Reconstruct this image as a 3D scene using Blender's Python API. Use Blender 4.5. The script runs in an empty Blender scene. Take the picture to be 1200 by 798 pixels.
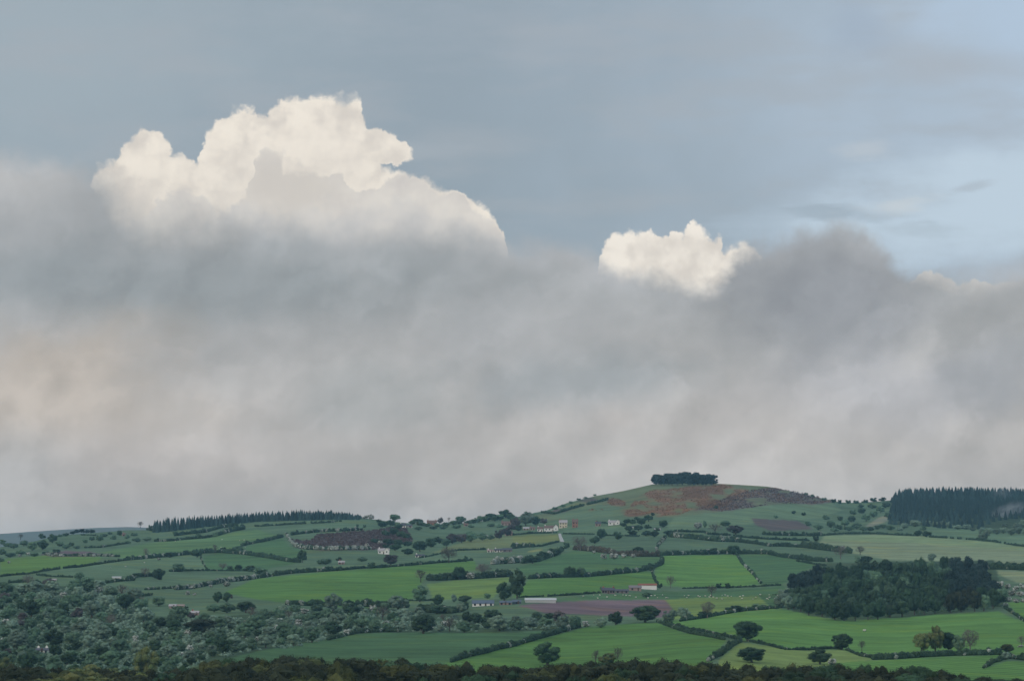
import bpy, math, random
import numpy as np
from mathutils import Vector

SC = bpy.context.scene
COL = SC.collection
RNG = np.random.default_rng(11)
random.seed(5)
F = 4886.0            # focal length in picture units: a lens of about 14 degrees
YH = 690.0            # the level of the eye
CX, CY = 600.0, 399.0
PITCH = math.atan((YH - CY) / F)
SP, CP = math.sin(PITCH), math.cos(PITCH)

# ------------------------------------------------------------------ land form
SKY_X = [-500, -150, 0, 40, 70, 100, 150, 175, 230, 300, 350, 400, 430, 450, 480, 510, 540, 560, 590, 610, 627, 640, 665, 698, 731, 764, 802, 840, 868, 900, 927, 955, 974, 985, 1001, 1020, 1045, 1065, 1085, 1120, 1200, 1400, 1700]
SKY_Y = [660, 650, 641, 634, 627, 625, 621, 621, 616, 610, 607.5, 606, 607.5, 610, 613, 615, 613, 611, 607, 605, 600.5, 598, 589, 581, 575, 567.5, 564.5, 566.5, 568, 570, 575.5, 582, 586, 588.5, 589, 588, 586, 583, 580.5, 579.5, 581, 590, 610]
DEP_X = [-500, 0, 170, 300, 430, 520, 610, 660, 720, 800, 980, 1050, 1200, 1700]
DEP_Y = [4300, 4400, 4700, 4650, 4600, 4700, 4800, 5150, 5400, 5500, 5450, 5600, 5700, 5700]
B_Y = [600, 640, 660, 680, 700, 730, 750, 775, 800, 830]
B_D = [4700, 3700, 3345, 2970, 2670, 2300, 2100, 1880, 1700, 1540]

def sky(px):
    return np.interp(px, SKY_X, SKY_Y)

def depth(px, py):
    px = np.asarray(px, float); py = np.asarray(py, float)
    sk = sky(px); ds = np.interp(px, DEP_X, DEP_Y)
    s = np.clip((660 - py) / (660 - sk + 1e-6), 0, 1.15)
    up = 3345.0 * (ds / 3345.0) ** (s ** 0.92)
    lo = np.interp(py, B_Y, B_D)
    d = np.where(py < 660, up, lo)
    und = 0.016 * np.sin(px / 83.0 + 0.8) * np.sin(py / 23.0) + 0.012 * np.sin(px / 47.0 + py / 31.0)
    return d * (1 + und)

def ray(px, py):
    cx = (np.asarray(px, float) - CX) / F; cy = (CY - np.asarray(py, float)) / F
    return cx, CP - cy * SP, SP + cy * CP

def P(px, py, Y=None):
    if Y is None:
        Y = depth(px, py)
    x, y, z = ray(px, py)
    return np.stack(np.broadcast_arrays(x / y * Y, Y + 0 * np.asarray(px, float), z / y * Y), -1)

NEAR_Y = [-400, 0, 150, 400, 750, 1000, 1350, 1650]
NEAR_Z = [6, -1.8, -11, -20, -26, -27.5, -35.5, -38]
def near_z(Y):
    return np.interp(Y, NEAR_Y, NEAR_Z)

_T = np.random.default_rng(3).random((256, 256))
def vnoise(x, y):
    x = np.asarray(x, float); y = np.asarray(y, float)
    xi = np.floor(x).astype(int); yi = np.floor(y).astype(int)
    fx = x - xi; fy = y - yi
    fx = fx * fx * (3 - 2 * fx); fy = fy * fy * (3 - 2 * fy)
    g = lambda a, b: _T[a % 256, b % 256]
    return (g(xi, yi) * (1 - fx) + g(xi + 1, yi) * fx) * (1 - fy) + (g(xi, yi + 1) * (1 - fx) + g(xi + 1, yi + 1) * fx) * fy
def fbm(x, y, o=4):
    v = 0; a = 0.5; t = 0
    for k in range(o):
        v = v + a * vnoise(x * 2 ** k + 17 * k, y * 2 ** k + 31 * k); t += a; a *= 0.55
    return v / t

def inpoly(px, py, poly):
    px = np.asarray(px, float); py = np.asarray(py, float)
    r = np.zeros(np.broadcast(px, py).shape, bool)
    n = len(poly)
    for i in range(n):
        x0, y0 = poly[i]; x1, y1 = poly[(i + 1) % n]
        if y0 == y1: continue
        c = ((y0 > py) != (y1 > py)) & (px < (x1 - x0) * (py - y0) / (y1 - y0) + x0)
        r ^= c
    return r

# ------------------------------------------------------------------ helpers
def srgb(r, g, b):
    f = lambda c: c / 12.92 if c <= 0.04045 else ((c + 0.055) / 1.055) ** 2.4
    return (f(r / 255), f(g / 255), f(b / 255))

def link(name, data, parent=None):
    o = bpy.data.objects.new(name, data); COL.objects.link(o)
    if parent is not None: o.parent = parent
    return o

def tag(o, label=None, cat=None, group=None, kind=None):
    if label: o['label'] = label
    if cat: o['category'] = cat
    if group: o['group'] = group
    if kind: o['kind'] = kind
    return o

def mesh_np(name, v, tris=None, quads=None, mats=None, matidx=None, smooth=False):
    """one mesh from numpy arrays: quads first, then triangles"""
    me = bpy.data.meshes.new(name)
    v = np.asarray(v, np.float32)
    q = np.zeros((0, 4), np.int32) if quads is None else np.asarray(quads, np.int32)
    t = np.zeros((0, 3), np.int32) if tris is None else np.asarray(tris, np.int32)
    loops = np.concatenate([q.ravel(), t.ravel()]).astype(np.int32)
    start = np.concatenate([np.arange(len(q)) * 4, len(q) * 4 + np.arange(len(t)) * 3]).astype(np.int32)
    me.vertices.add(len(v)); me.vertices.foreach_set('co', v.ravel())
    me.loops.add(len(loops)); me.loops.foreach_set('vertex_index', loops)
    me.polygons.add(len(start)); me.polygons.foreach_set('loop_start', start)
    for m in mats or []: me.materials.append(m)
    if matidx is not None: me.polygons.foreach_set('material_index', np.asarray(matidx, np.int32))
    me.polygons.foreach_set('use_smooth', np.full(len(start), smooth))
    me.update(calc_edges=True)
    return me

class NT:
    """short hand for building node trees"""
    def __init__(s, tree): s.t = tree
    def node(s, typ, **kw):
        n = s.t.nodes.new(typ)
        for k, v in kw.items(): setattr(n, k, v)
        return n
    def put(s, sock, v):
        if hasattr(v, 'is_linked') or isinstance(v, bpy.types.NodeSocket): s.t.links.new(v, sock)
        elif isinstance(v, (tuple, list)) and len(v) == 3 and sock.type == 'RGBA': sock.default_value = (*v, 1)
        else: sock.default_value = v
    def m(s, op, a, b=0.0, c=None, clamp=False):
        n = s.node('ShaderNodeMath', operation=op, use_clamp=clamp)
        s.put(n.inputs[0], a); s.put(n.inputs[1], b)
        if c is not None: s.put(n.inputs[2], c)
        return n.outputs[0]
    def mix(s, f, a, b, mode='MIX'):
        n = s.node('ShaderNodeMix', data_type='RGBA', blend_type=mode)
        s.put(n.inputs[0], f); s.put(n.inputs[6], a); s.put(n.inputs[7], b)
        return n.outputs[2]
    def step(s, x, lo, hi, a=0.0, b=1.0):
        n = s.node('ShaderNodeMapRange', interpolation_type='SMOOTHSTEP')
        s.put(n.inputs[0], x); s.put(n.inputs[1], lo); s.put(n.inputs[2], hi); s.put(n.inputs[3], a); s.put(n.inputs[4], b)
        return n.outputs[0]
    def vec(s, x, y, z=0.0):
        n = s.node('ShaderNodeCombineXYZ'); s.put(n.inputs[0], x); s.put(n.inputs[1], y); s.put(n.inputs[2], z)
        return n.outputs[0]
    def noise(s, v, scale, detail=4.0, rough=0.5, lac=2.0, dist=0.0):
        n = s.node('ShaderNodeTexNoise', noise_dimensions='3D')
        s.put(n.inputs['Vector'], v); s.put(n.inputs['Scale'], scale); s.put(n.inputs['Detail'], detail)
        s.put(n.inputs['Roughness'], rough); s.put(n.inputs['Lacunarity'], lac); s.put(n.inputs['Distortion'], dist)
        return n.outputs[0]
    def curve(s, x, pts):
        n = s.node('ShaderNodeFloatCurve')
        c = n.mapping.curves[0]
        while len(c.points) < len(pts): c.points.new(0.5, 0.5)
        for p, (a, b) in zip(c.points, pts):
            p.location = (a, b); p.handle_type = 'AUTO_CLAMPED'
        n.mapping.update()
        s.put(n.inputs[1], x)
        return n.outputs[0]

def new_mat(name):
    m = bpy.data.materials.new(name); m.use_nodes = True
    t = m.node_tree; t.nodes.clear()
    N = NT(t)
    out = N.node('ShaderNodeOutputMaterial'); b = N.node('ShaderNodeBsdfPrincipled')
    t.links.new(b.outputs[0], out.inputs[0])
    b.inputs['Roughness'].default_value = 0.9
    b.inputs['Specular IOR Level'].default_value = 0.15
    return m, N, b

def leaf_mat(name, c1, c2, dapple=None, amount=0.5, jitter=0.35):
    m, N, b = new_mat(name)
    oi = N.node('ShaderNodeObjectInfo'); tc = N.node('ShaderNodeTexCoord')
    geo = N.node('ShaderNodeNewGeometry')
    col = N.mix(geo.outputs['Random Per Island'], c1, c2)
    if dapple:
        sc = N.noise(tc.outputs['Object'], 5.0, 3.0, 0.6)
        sel = N.m('MULTIPLY', N.step(sc, 0.5 - amount * 0.3, 0.62 - amount * 0.3), N.m('GREATER_THAN', N.m('FRACT', N.m('MULTIPLY', geo.outputs['Random Per Island'], 17.3)), 0.35))
        col = N.mix(sel, col, dapple)
    k = N.m('ADD', 1.0 - jitter, N.m('MULTIPLY', oi.outputs['Random'], 2 * jitter))
    hs = N.node('ShaderNodeHueSaturation')
    N.put(hs.inputs['Hue'], N.m('ADD', 0.488, N.m('MULTIPLY', N.m('FRACT', N.m('MULTIPLY', oi.outputs['Random'], 7.13)), 0.03)))
    N.put(hs.inputs['Value'], k); N.put(hs.inputs['Color'], col)
    N.put(b.inputs['Base Color'], hs.outputs[0])
    return m

def plain_mat(name, c, var=0.15, scale=0.6, rough=0.85):
    m, N, b = new_mat(name)
    tc = N.node('ShaderNodeTexCoord')
    n = N.noise(tc.outputs['Object'], scale, 5.0, 0.65)
    col = N.mix(n, tuple(x * (1 - var) for x in c), tuple(min(1, x * (1 + var)) for x in c))
    N.put(b.inputs['Base Color'], col); b.inputs['Roughness'].default_value = rough
    return m

M = {}
M['oak'] = leaf_mat('oak_leaf', (0.024, 0.050, 0.025), (0.048, 0.084, 0.040))
M['mid'] = leaf_mat('fresh_leaf', (0.066, 0.122, 0.070), (0.108, 0.174, 0.100))
M['pale'] = leaf_mat('pale_leaf', (0.125, 0.188, 0.130), (0.180, 0.245, 0.175))  # pale leaf, lightened further: carries some of the left valley's haze in its colour
M['may'] = leaf_mat('hawthorn_leaf', (0.045, 0.070, 0.040), (0.12, 0.15, 0.10), (0.50, 0.50, 0.45), 0.55, 0.22)
M['gold'] = leaf_mat('young_oak_leaf', (0.080, 0.110, 0.038), (0.165, 0.170, 0.060), None, 0.5, 0.25)
M['purple'] = leaf_mat('copper_leaf', (0.055, 0.048, 0.048), (0.105, 0.090, 0.082))
M['bare'] = leaf_mat('budding_leaf', (0.110, 0.108, 0.085), (0.170, 0.160, 0.125))
M['pine'] = leaf_mat('pine_needle', (0.014, 0.030, 0.026), (0.036, 0.056, 0.046), None, 0.5, 0.3)
M['spruce'] = leaf_mat('spruce_needle', (0.028, 0.060, 0.058), (0.056, 0.092, 0.084), None, 0.5, 0.4)  # brightened needles: part of the distance haze is put into the colour
M['brown'] = leaf_mat('shaded_brown_leaf', (0.016, 0.022, 0.011), (0.043, 0.050, 0.024), None, 0.5, 0.25)  # brown leaf, darkened: the near wood's cloud shadow is put into the colour
M['olive'] = leaf_mat('olive_leaf', (0.036, 0.044, 0.014), (0.080, 0.088, 0.030), None, 0.5, 0.35)
M['bark'] = plain_mat('bark', (0.075, 0.062, 0.050), 0.3, 3.0)
M['palebark'] = plain_mat('pale_bark', (0.16, 0.145, 0.125), 0.25, 3.0)
M['hedge'] = leaf_mat('hedge_leaf', (0.021, 0.044, 0.024), (0.046, 0.078, 0.040), None, 0.5, 0.2)
M['blossom'] = leaf_mat('blossom', (0.12, 0.15, 0.11), (0.34, 0.35, 0.31), None, 0.5, 0.15)
M['redhedge'] = leaf_mat('red_brown_hedge_leaf', (0.045, 0.042, 0.028), (0.085, 0.072, 0.050), None, 0.5, 0.2)
M['heath'] = leaf_mat('heather', (0.062, 0.042, 0.040), (0.125, 0.082, 0.070), None, 0.5, 0.1)
M['bracken'] = leaf_mat('bracken', (0.110, 0.078, 0.042), (0.29, 0.160, 0.072), None, 0.5, 0.1)

# ------------------------------------------------------------------ ground
def C(*c): return np.array(c)
G1, G2, G3, G4 = C(.090, .180, .044), C(.064, .126, .052), C(.104, .162, .090), C(.215, .255, .145)
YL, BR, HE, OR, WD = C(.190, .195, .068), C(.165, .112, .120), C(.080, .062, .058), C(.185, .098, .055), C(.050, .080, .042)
FIELDS = [
 (G3*.9, [(-600,500),(1900,500),(1900,900),(-600,900)]),
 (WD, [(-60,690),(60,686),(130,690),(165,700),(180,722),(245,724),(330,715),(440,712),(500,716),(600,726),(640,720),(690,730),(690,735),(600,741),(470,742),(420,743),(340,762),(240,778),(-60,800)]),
 (G2*1.05, [(235,780),(300,763),(350,754),(420,742),(470,741),(600,741),(660,738),(600,756),(520,777),(500,800),(180,800)]),
 (G1*.95, [(520,777),(590,759),(690,734),(770,729),(800,740),(852,750),(846,757),(835,772),(820,800),(480,800)]),
 (G1*1.15, [(778,729),(850,718),(900,714),(920,714),(975,726),(1000,727),(1060,722),(1170,716),(1200,729),(1260,740),(1260,767),(1150,767),(1080,770),(1024,772),(985,760),(930,761),(870,750),(840,743)]),
 (YL*.55+G1*.6, [(845,770),(868,752),(940,762),(985,761),(1024,772),(980,778),(900,790),(830,800)]),
 (G1*1.1, [(980,776),(1050,772),(1170,767),(1180,771),(1150,785),(1120,800),(950,800)]),
 (G1*1.1, [(1120,800),(1153,783),(1180,774),(1260,776),(1260,800)]),
 (G1*.7+YL*.45, [(775,705),(790,697),(850,698),(910,696),(922,700),(916,713),(850,718),(820,722),(778,728)]),
 (G2, [(880,690),(918,686),(925,712),(905,713)]),
 (BR, [(606,709),(640,706),(700,703),(780,702.5),(790,716),(774,724),(740,722),(640,718)]),
 (G2*1.1, [(640,703),(700,697),(790,693),(920,688),(920,697),(780,702)]),
 (G1, [(610,690),(620,679),(690,676),(750,670),(764,669),(770,685),(704,695),(600,700)]),
 (G1*1.2, [(767,670),(777,651),(850,650),(862,650),(882,673),(891,684),(860,688),(800,688),(771,685)]),
 (G2*1.1, [(864,650),(899,649),(934,656),(960,660),(930,675),(915,686),(891,684)]),
 (G2*1.15, [(605,665),(640,655),(672,645),(700,648),(749,653),(772,652),(774,662),(750,669),(690,676),(620,678)]),
 (G3*.8, [(690,640),(740,632),(778,630),(769,650),(700,646)]),
 (G3*.85, [(771,650),(779,631),(800,630),(863,635),(899,639),(970,645),(998,648),(975,657),(934,655),(900,649),(860,649)]),
 (G3, [(800,630),(860,629),(900,632),(948,634),(962,638),(940,641),(888,637)]),
 (G3*1.15, [(860,628),(950,628.5),(962,628),(950,634),(900,632)]),
 (G4, [(958,640),(965,628),(1025,626),(1075,628),(1145,633),(1200,641),(1300,655),(1300,668),(1200,664),(1110,658),(1040,656),(1010,650)]),
 (G4*.8+G1*.3, [(960,634),(968,628),(1045,627),(1145,633),(1200,641),(1200,645),(1130,640),(1050,635)]),
 (G3*1.1, [(1085,623),(1150,620),(1200,627),(1300,640),(1300,655),(1200,640),(1145,633),(1090,629)]),
 (G4*.95, [(1160,668),(1300,672),(1300,686),(1190,682)]),
 (G1*1.1, [(1180,706),(1260,700),(1260,735),(1200,729)]),
 (YL*.8+G1*.2, [(560,641),(600,628),(652,625.5),(657,633),(620,638),(580,643)]),
 (YL*.5+G3*.5, [(505,648),(550,632),(600,627),(600,641),(540,646)]),
 (G1*1.02, [(262,694),(300,678),(378,670),(450,665),(538,658),(556,657),(560,668),(500,672),(490,690),(478,709),(420,712),(350,708),(300,702)]),
 (YL*.35+G1*.8, [(500,684),(544,679),(600,677),(578,700),(508,703)]),
 (G1*.9+YL*.1, [(0,655),(60,650),(120,653),(110,660),(69,666),(0,675)]),
 (G3*1.05, [(44,673),(75,666),(149,656),(180,654),(236,651),(242,668),(180,673),(90,679)]),
 (G2*1.1, [(238,651),(262,648),(299,651),(337,658),(350,660),(300,669),(243,669)]),
 (G1*.5+G3*.55, [(118,647),(182,635),(240,631),(286,621),(300,620),(331,629),(283,640),(281,649),(238,648),(150,655)]),
 (G2*1.15, [(284,641),(331,630),(340,640),(360,646),(352,659),(300,651)]),
 (G3*.95, [(225,628),(300,611),(420,608),(440,613),(400,624),(340,626),(300,620)]),
 (HE, [(342,632),(365,633),(372,626),(430,622),(475,616),(484,634),(440,644),(380,645),(348,642)]),
 (BR*.8, [(45,649.5),(75,645),(105,646),(120,650),(112,652),(60,652)]),
 (G3, [(488,655),(520,647),(538,645),(570,644),(556,656),(513,660)]),
 (G3*.95, [(478,628),(520,619),(545,618),(540,630),(500,636)]),
 (G3*1.05+YL*.12, [(790,606),(840,598),(900,592),(975,590),(988,598),(960,607),(900,612),(800,622),(782,618)]),
 (C(.135,.160,.080), [(600,610),(650,598),(700,580),(764,566),(802,563),(850,566),(900,568),(980,586),(900,592),(790,606),(740,604),(640,610)]),
 (G3*.95+YL*.1, [(642,606),(670,596),(712,590),(745,600),(735,606),(690,609)]),
 (HE*1.3, [(880,607),(935,610),(953,620),(905,622),(885,615)]),
 (G3*1.05, [(660,617),(700,616),(745,617),(745,625),(700,626),(660,625)]),
 (G2*1.1, [(490,655),(490,655),(492,655)]),
 (C(.22,.22,.15), [(1014,616),(1030,606),(1042,602),(1040,610),(1020,618)]),
 (YL*1.3, [(617,646),(634,643),(636,645),(620,647)]),
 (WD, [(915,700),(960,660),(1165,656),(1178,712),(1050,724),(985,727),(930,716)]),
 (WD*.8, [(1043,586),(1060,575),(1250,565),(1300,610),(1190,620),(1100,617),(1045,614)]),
]
BLOTCH = [
 (OR*1.1, [(732,601),(746,584),(765,573),(800,571),(850,568),(880,574),(850,585),(815,595),(797,603),(764,605)], .44),
 (OR, [(705,592),(712,582),(730,586),(735,594),(718,597)], .44),
 (OR*.9, [(690,597),(700,594),(712,594),(704,599)], .5),
 (OR*.8, [(795,575),(850,570),(860,578),(800,584)], .5),
 (HE*1.3+OR*.12, [(815,597),(850,583),(880,574),(905,571),(940,577),(980,587),(954,590),(927,590),(900,592),(846,599)], .36),
 (OR*.8, [(810,592),(840,584),(880,578),(860,590),(820,598)], .48),
 (OR*.9, [(720,600),(745,592),(770,603),(740,606)], .52),
 (HE*1.2, [(640,600),(690,583),(720,578),(700,588),(660,600)], .55),
]
def build_ground():
    inner = np.arange(-30, 1231, 1.5)
    px = np.concatenate([np.linspace(-900, -45, 26), inner, np.linspace(1245, 2100, 26)])
    nr = 270
    t = np.linspace(0, 1, nr)
    rows = []; tint = []; 
    # rows nearer than the first field: laid by distance
    for Y in [-400, -150, 0, 75, 150, 280, 400, 580, 750, 870, 1000, 1180, 1350, 1500, 1600]:
        k = (px - CX) / F
        rows.append(np.stack([k * max(Y, 400), np.full_like(px, Y), np.full_like(px, float(near_z(Y)))], -1))
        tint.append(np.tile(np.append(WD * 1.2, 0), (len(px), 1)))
    sk = sky(px)
    for a in t:
        py = 800 + (sk - 800) * a
        rows.append(P(px, py))
        c = np.zeros((len(px), 4))
        nx = px / 6.0; ny = py / 2.2
        jx = px + 1.6 * (fbm(px / 9, py / 5, 2) - .5); jy = py + 1.2 * (fbm(px / 9 + 50, py / 5, 2) - .5)
        for col, poly in FIELDS:
            c[inpoly(jx, jy, poly), :3] = col
        for col, poly, thr in BLOTCH:
            n = fbm(px / 15.0 + 9, py / 4.5 + 3, 4)
            w = np.clip((n - thr + .10) / .20, 0, 1) * inpoly(px + 14 * (fbm(px / 22, py / 7) - .5), py + 6 * (fbm(px / 22 + 40, py / 7) - .5), poly)
            c[:, :3] = c[:, :3] * (1 - w[:, None]) + np.asarray(col) * w[:, None]
        c[:, 3] = inpoly(px, py, FIELDS[6][1]) | inpoly(px, py, FIELDS[7][1])
        tint.append(c)
    top = rows[-1]
    for k, (dy, drop) in enumerate([(40, 1.5), (110, 6), (250, 20), (500, 45), (900, 80), (1600, 115), (3000, 140), (5000, 150)]):
        r = top.copy(); r[:, 1] += dy; r[:, 0] *= r[:, 1] / top[:, 1]
        r[:, 2] = np.maximum(top[:, 2] - drop, np.minimum(top[:, 2], -10))
        rows.append(r); tint.append(np.tile(np.append(G3 * .8, 0), (len(px), 1)))
    V = np.array(rows); T = np.array(tint)
    # soften the field edges a little
    A = T.copy()
    A[1:-1, 1:-1] = (T[1:-1, 1:-1] * 2 + T[:-2, 1:-1] + T[2:, 1:-1] + T[1:-1, :-2] + T[1:-1, 2:]) / 6
    R, K = V.shape[:2]
    i = (np.arange(R - 1)[:, None] * K + np.arange(K - 1)[None]).ravel()
    me = mesh_np('ground', V.reshape(-1, 3), quads=np.stack([i, i + 1, i + K + 1, i + K], -1), smooth=True)
    at = me.attributes.new('tint', 'FLOAT_COLOR', 'POINT')
    at.data.foreach_set('color', A.reshape(-1, 4).astype(np.float32).ravel())
    m, N, b = new_mat('pasture')
    a = N.node('ShaderNodeAttribute', attribute_name='tint')
    tc = N.node('ShaderNodeTexCoord'); pos = tc.outputs['Object']
    big = N.noise(pos, 0.012, 4.0, 0.55); mid = N.noise(pos, 0.07, 4.0, 0.6); fine = N.noise(pos, 0.55, 3.0, 0.65)
    pmap = N.node('ShaderNodeMapping'); N.put(pmap.inputs[0], pos); pmap.inputs['Scale'].default_value = (.30, 1.0, 1.0); pmap.inputs['Rotation'].default_value = (0, 0, .12)
    drift = N.noise(pmap.outputs[0], 0.035, 5.0, 0.62)
    k = N.m('ADD', -0.62, N.m('ADD', N.m('MULTIPLY', big, .9), N.m('ADD', N.m('MULTIPLY', mid, .8), N.m('ADD', N.m('MULTIPLY', drift, 1.0), N.m('MULTIPLY', fine, .55)))))
    mp = N.node('ShaderNodeMapping'); N.put(mp.inputs[0], pos); mp.inputs['Rotation'].default_value = (0, 0, 0.5)
    wv = N.node('ShaderNodeTexWave', wave_type='BANDS', bands_direction='X'); N.put(wv.inputs['Vector'], mp.outputs[0])
    wv.inputs['Scale'].default_value = 0.045; wv.inputs['Distortion'].default_value = 1.2; wv.inputs['Detail'].default_value = 1
    lines = N.m('MULTIPLY', N.step(wv.outputs['Fac'], 0.10, 0.02), N.m('MULTIPLY', a.outputs['Alpha'], 0.45))
    k = N.m('MULTIPLY', k, N.m('SUBTRACT', 1.0, lines))
    kv = N.vec(k, k, k)
    col = N.mix(1.0, a.outputs['Color'], kv, 'MULTIPLY')
    # buttercups and drier patches: a yellower green, in drifts
    dry = N.step(N.noise(pos, 0.02, 5.0, 0.6), 0.50, 0.68)
    col = N.mix(N.m('MULTIPLY', dry, 0.7), col, N.mix(1.0, col, (1.35, 1.12, 0.72), 'MULTIPLY'))
    N.put(b.inputs['Base Color'], col)
    b.inputs['Roughness'].default_value = 1.0; b.inputs['Specular IOR Level'].default_value = 0.05
    bump = N.node('ShaderNodeBump'); bump.inputs['Strength'].default_value = 0.5; bump.inputs['Distance'].default_value = 0.5
    N.put(bump.inputs['Height'], fine); N.put(b.inputs['Normal'], bump.outputs[0])
    me.materials.append(m)
    tag(link('ground', me), kind='structure')
build_ground()

def far_hill():
    # the long blue ridge on the left, a good way behind the last fields
    px = np.arange(-500, 1000, 6.0); Y0 = 9000.0
    crest = np.interp(px, [-500, 0, 60, 110, 150, 200, 260, 1000], [640, 625.5, 621, 618.5, 617.5, 619, 625, 640]) + .9 * (fbm(px / 30, px * 0) - .5)
    rows = []
    for a, dY, dz in [(0, -2600, None), (.3, -1900, None), (.6, -1200, None), (.85, -500, None), (1, 0, None), (1, 500, -12), (1, 1500, -60)]:
        Y = Y0 + dY
        p = P(px, crest, Y0)
        base = -30.0
        z = base + (p[:, 2] - base) * a + (0 if dz is None else dz)
        if 0 < a < 1: z = z + 10 * (fbm(px / 25 + a * 50, px * 0 + a * 9) - .5)
        rows.append(np.stack([p[:, 0] * Y / Y0, np.full_like(px, Y), z], -1))
    V = np.array(rows); R, K = V.shape[:2]
    i = (np.arange(R - 1)[:, None] * K + np.arange(K - 1)[None]).ravel()
    me = mesh_np('hill', V.reshape(-1, 3), quads=np.stack([i, i + 1, i + K + 1, i + K], -1), smooth=True)
    me.materials.append(plain_mat('moor', (0.13, 0.15, 0.13), 0.3, 0.004))
    tag(link('distant_hill', me), kind='structure')
far_hill()
# ------------------------------------------------------------------ leaf builders
def ico():
    import bmesh
    bm = bmesh.new(); bmesh.ops.create_icosphere(bm, subdivisions=1, radius=1.0)
    v = np.array([x.co[:] for x in bm.verts]); f = np.array([[x.index for x in p.verts] for p in bm.faces]); bm.free()
    return v, f
ICO_V, ICO_F = ico()

def rand_dir(n, rng):
    d = rng.normal(size=(n, 3)); return d / np.linalg.norm(d, axis=1)[:, None]

def leaves(pts, nrm, size, rng):
    n = len(pts)
    nrm = nrm / (np.linalg.norm(nrm, axis=1)[:, None] + 1e-9)
    a = np.cross(nrm, rand_dir(n, rng)); a /= np.linalg.norm(a, axis=1)[:, None] + 1e-9
    b = np.cross(nrm, a)
    s = (np.asarray(size) * rng.uniform(.6, 1.25, n))[:, None]; e = rng.uniform(.55, 1.0, n)[:, None]
    a = a * s * .5; b = b * s * .5 * e
    v = np.stack([pts - a, pts - b * .9 + a * .1, pts + a, pts + b], 1).reshape(-1, 3)
    return v, np.arange(4 * n).reshape(-1, 4)

def lump_cloud(lumps, n, size, rng, core=.82, down=-.55, zs=None):
    """leaves over the outside of many overlapping lumps, with a closed inner core; lumps: x y z r flag"""
    L = np.asarray(lumps, float)
    w = L[:, 3] ** 2; idx = rng.choice(len(L), n, p=w / w.sum())
    d = rand_dir(n, rng); d[:, 2] = np.where(d[:, 2] < down, -d[:, 2], d[:, 2])
    sq = np.array([1, 1, .86])
    pt = L[idx, :3] + d * sq * (L[idx, 3] * rng.uniform(.78, 1.13, n))[:, None]
    if len(L) <= 140:
        keep = np.ones(n, bool)
        for k in range(len(L)):
            dd = np.linalg.norm((pt - L[k, :3]) / sq, axis=1)
            keep &= (dd > .74 * L[k, 3]) | (idx == k)
        pt, d, idx = pt[keep], d[keep], idx[keep]
    v, q = leaves(pt, d + .45 * rand_dir(len(pt), rng), size, rng)
    cv = []; cf = []; cm = []
    if core:
        wob = 1 + .16 * rng.normal(size=(len(L), len(ICO_V), 1))
        cvv = L[:, None, :3] + ICO_V[None] * sq * (L[:, 3] * core)[:, None, None] * wob
        cv = cvv.reshape(-1, 3)
        cf = (ICO_F[None] + (np.arange(len(L)) * len(ICO_V))[:, None, None]).reshape(-1, 3) + len(v)
        v = np.concatenate([v, cv]); cm = np.repeat(L[:, 4].astype(int), len(ICO_F))
    mi = np.concatenate([L[idx, 4].astype(int), cm]) if core else L[idx, 4].astype(int)
    return v, q, (cf if core else None), mi

def round_crown(seed, n, size, nl, base=.14):
    rng = np.random.default_rng(seed); L = []
    sh = rng.uniform(.42, .56) if base else rng.uniform(.30, .40)      # where the crown is widest
    for k in range(nl):
        d = rand_dir(1, rng)[0]
        rr = rng.uniform(.5, 1.0) ** .5
        r = rng.uniform(.13, .23) * (1.0 if nl < 30 else .78 if nl < 50 else .8)
        up = 1 - sh - .02 if d[2] > 0 else sh - base
        c = np.array([0, 0, sh]) + d * rr * np.array([.52 - r * .8, .52 - r * .8, max(.05, up - r * .8)])
        L.append((*c, r, 0))
    cr = .30 if nl < 30 else .22
    L.append((0, 0, sh, cr, 0)); L.append((0, 0, sh - .12, cr * .87, 0))
    v, q, t, mi = lump_cloud(L, n, size, rng, down=-.9)
    return mesh_np('crown', v, tris=t, quads=q, mats=[M['oak']])

def pine_crown(seed, n, size, low=.36):
    rng = np.random.default_rng(seed); L = []
    for k in range(22):
        z = rng.uniform(low, .88); w = .40 * math.sin(min(1, (1.10 - z) / .55) * math.pi / 2) + .03
        a = rng.uniform(0, 6.28); r = rng.uniform(.11, .18)
        L.append((math.cos(a) * w * rng.uniform(.3, 1), math.sin(a) * w * rng.uniform(.3, 1), z, r, 0))
    L.append((0, 0, .64, .26, 0)); L.append((0, 0, .84, .17, 0)); L.append((0, 0, low + .1, .22, 0))
    v, q, t, mi = lump_cloud(L, n, size, rng)
    return mesh_np('crown', v, tris=t, quads=q, mats=[M['pine']])

def spruce_crown(seed, n, size):
    rng = np.random.default_rng(seed)
    h = 1 - rng.uniform(0, 1, n) ** .58 * .98
    tier = (h * 9) % 1
    r = .5 * (1 - h ** 1.35) ** .9 * (1.0 - .30 * tier) * rng.uniform(.72, 1.12, n)
    a = rng.uniform(0, 6.283, n); r = r * (1 + .14 * np.sin(a * 5 + h * 23 + seed))
    z = .03 + .97 * h - r * .12
    pt = np.stack([np.cos(a) * r, np.sin(a) * r, z], -1)
    nr = np.stack([np.cos(a), np.sin(a), np.full(n, .55)], -1) + .5 * rand_dir(n, rng)
    v, q = leaves(pt, nr, size, rng)
    k = 10; b = np.arange(k) / k * 6.283
    cv = np.concatenate([np.stack([np.cos(b) * .40, np.sin(b) * .40, np.full(k, .04)], -1), np.array([[0, 0, .96]])])
    cf = np.array([[i, (i + 1) % k, k] for i in range(k)]) + len(v)
    return mesh_np('crown', np.concatenate([v, cv]), tris=cf, quads=q, mats=[M['spruce']])

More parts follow.
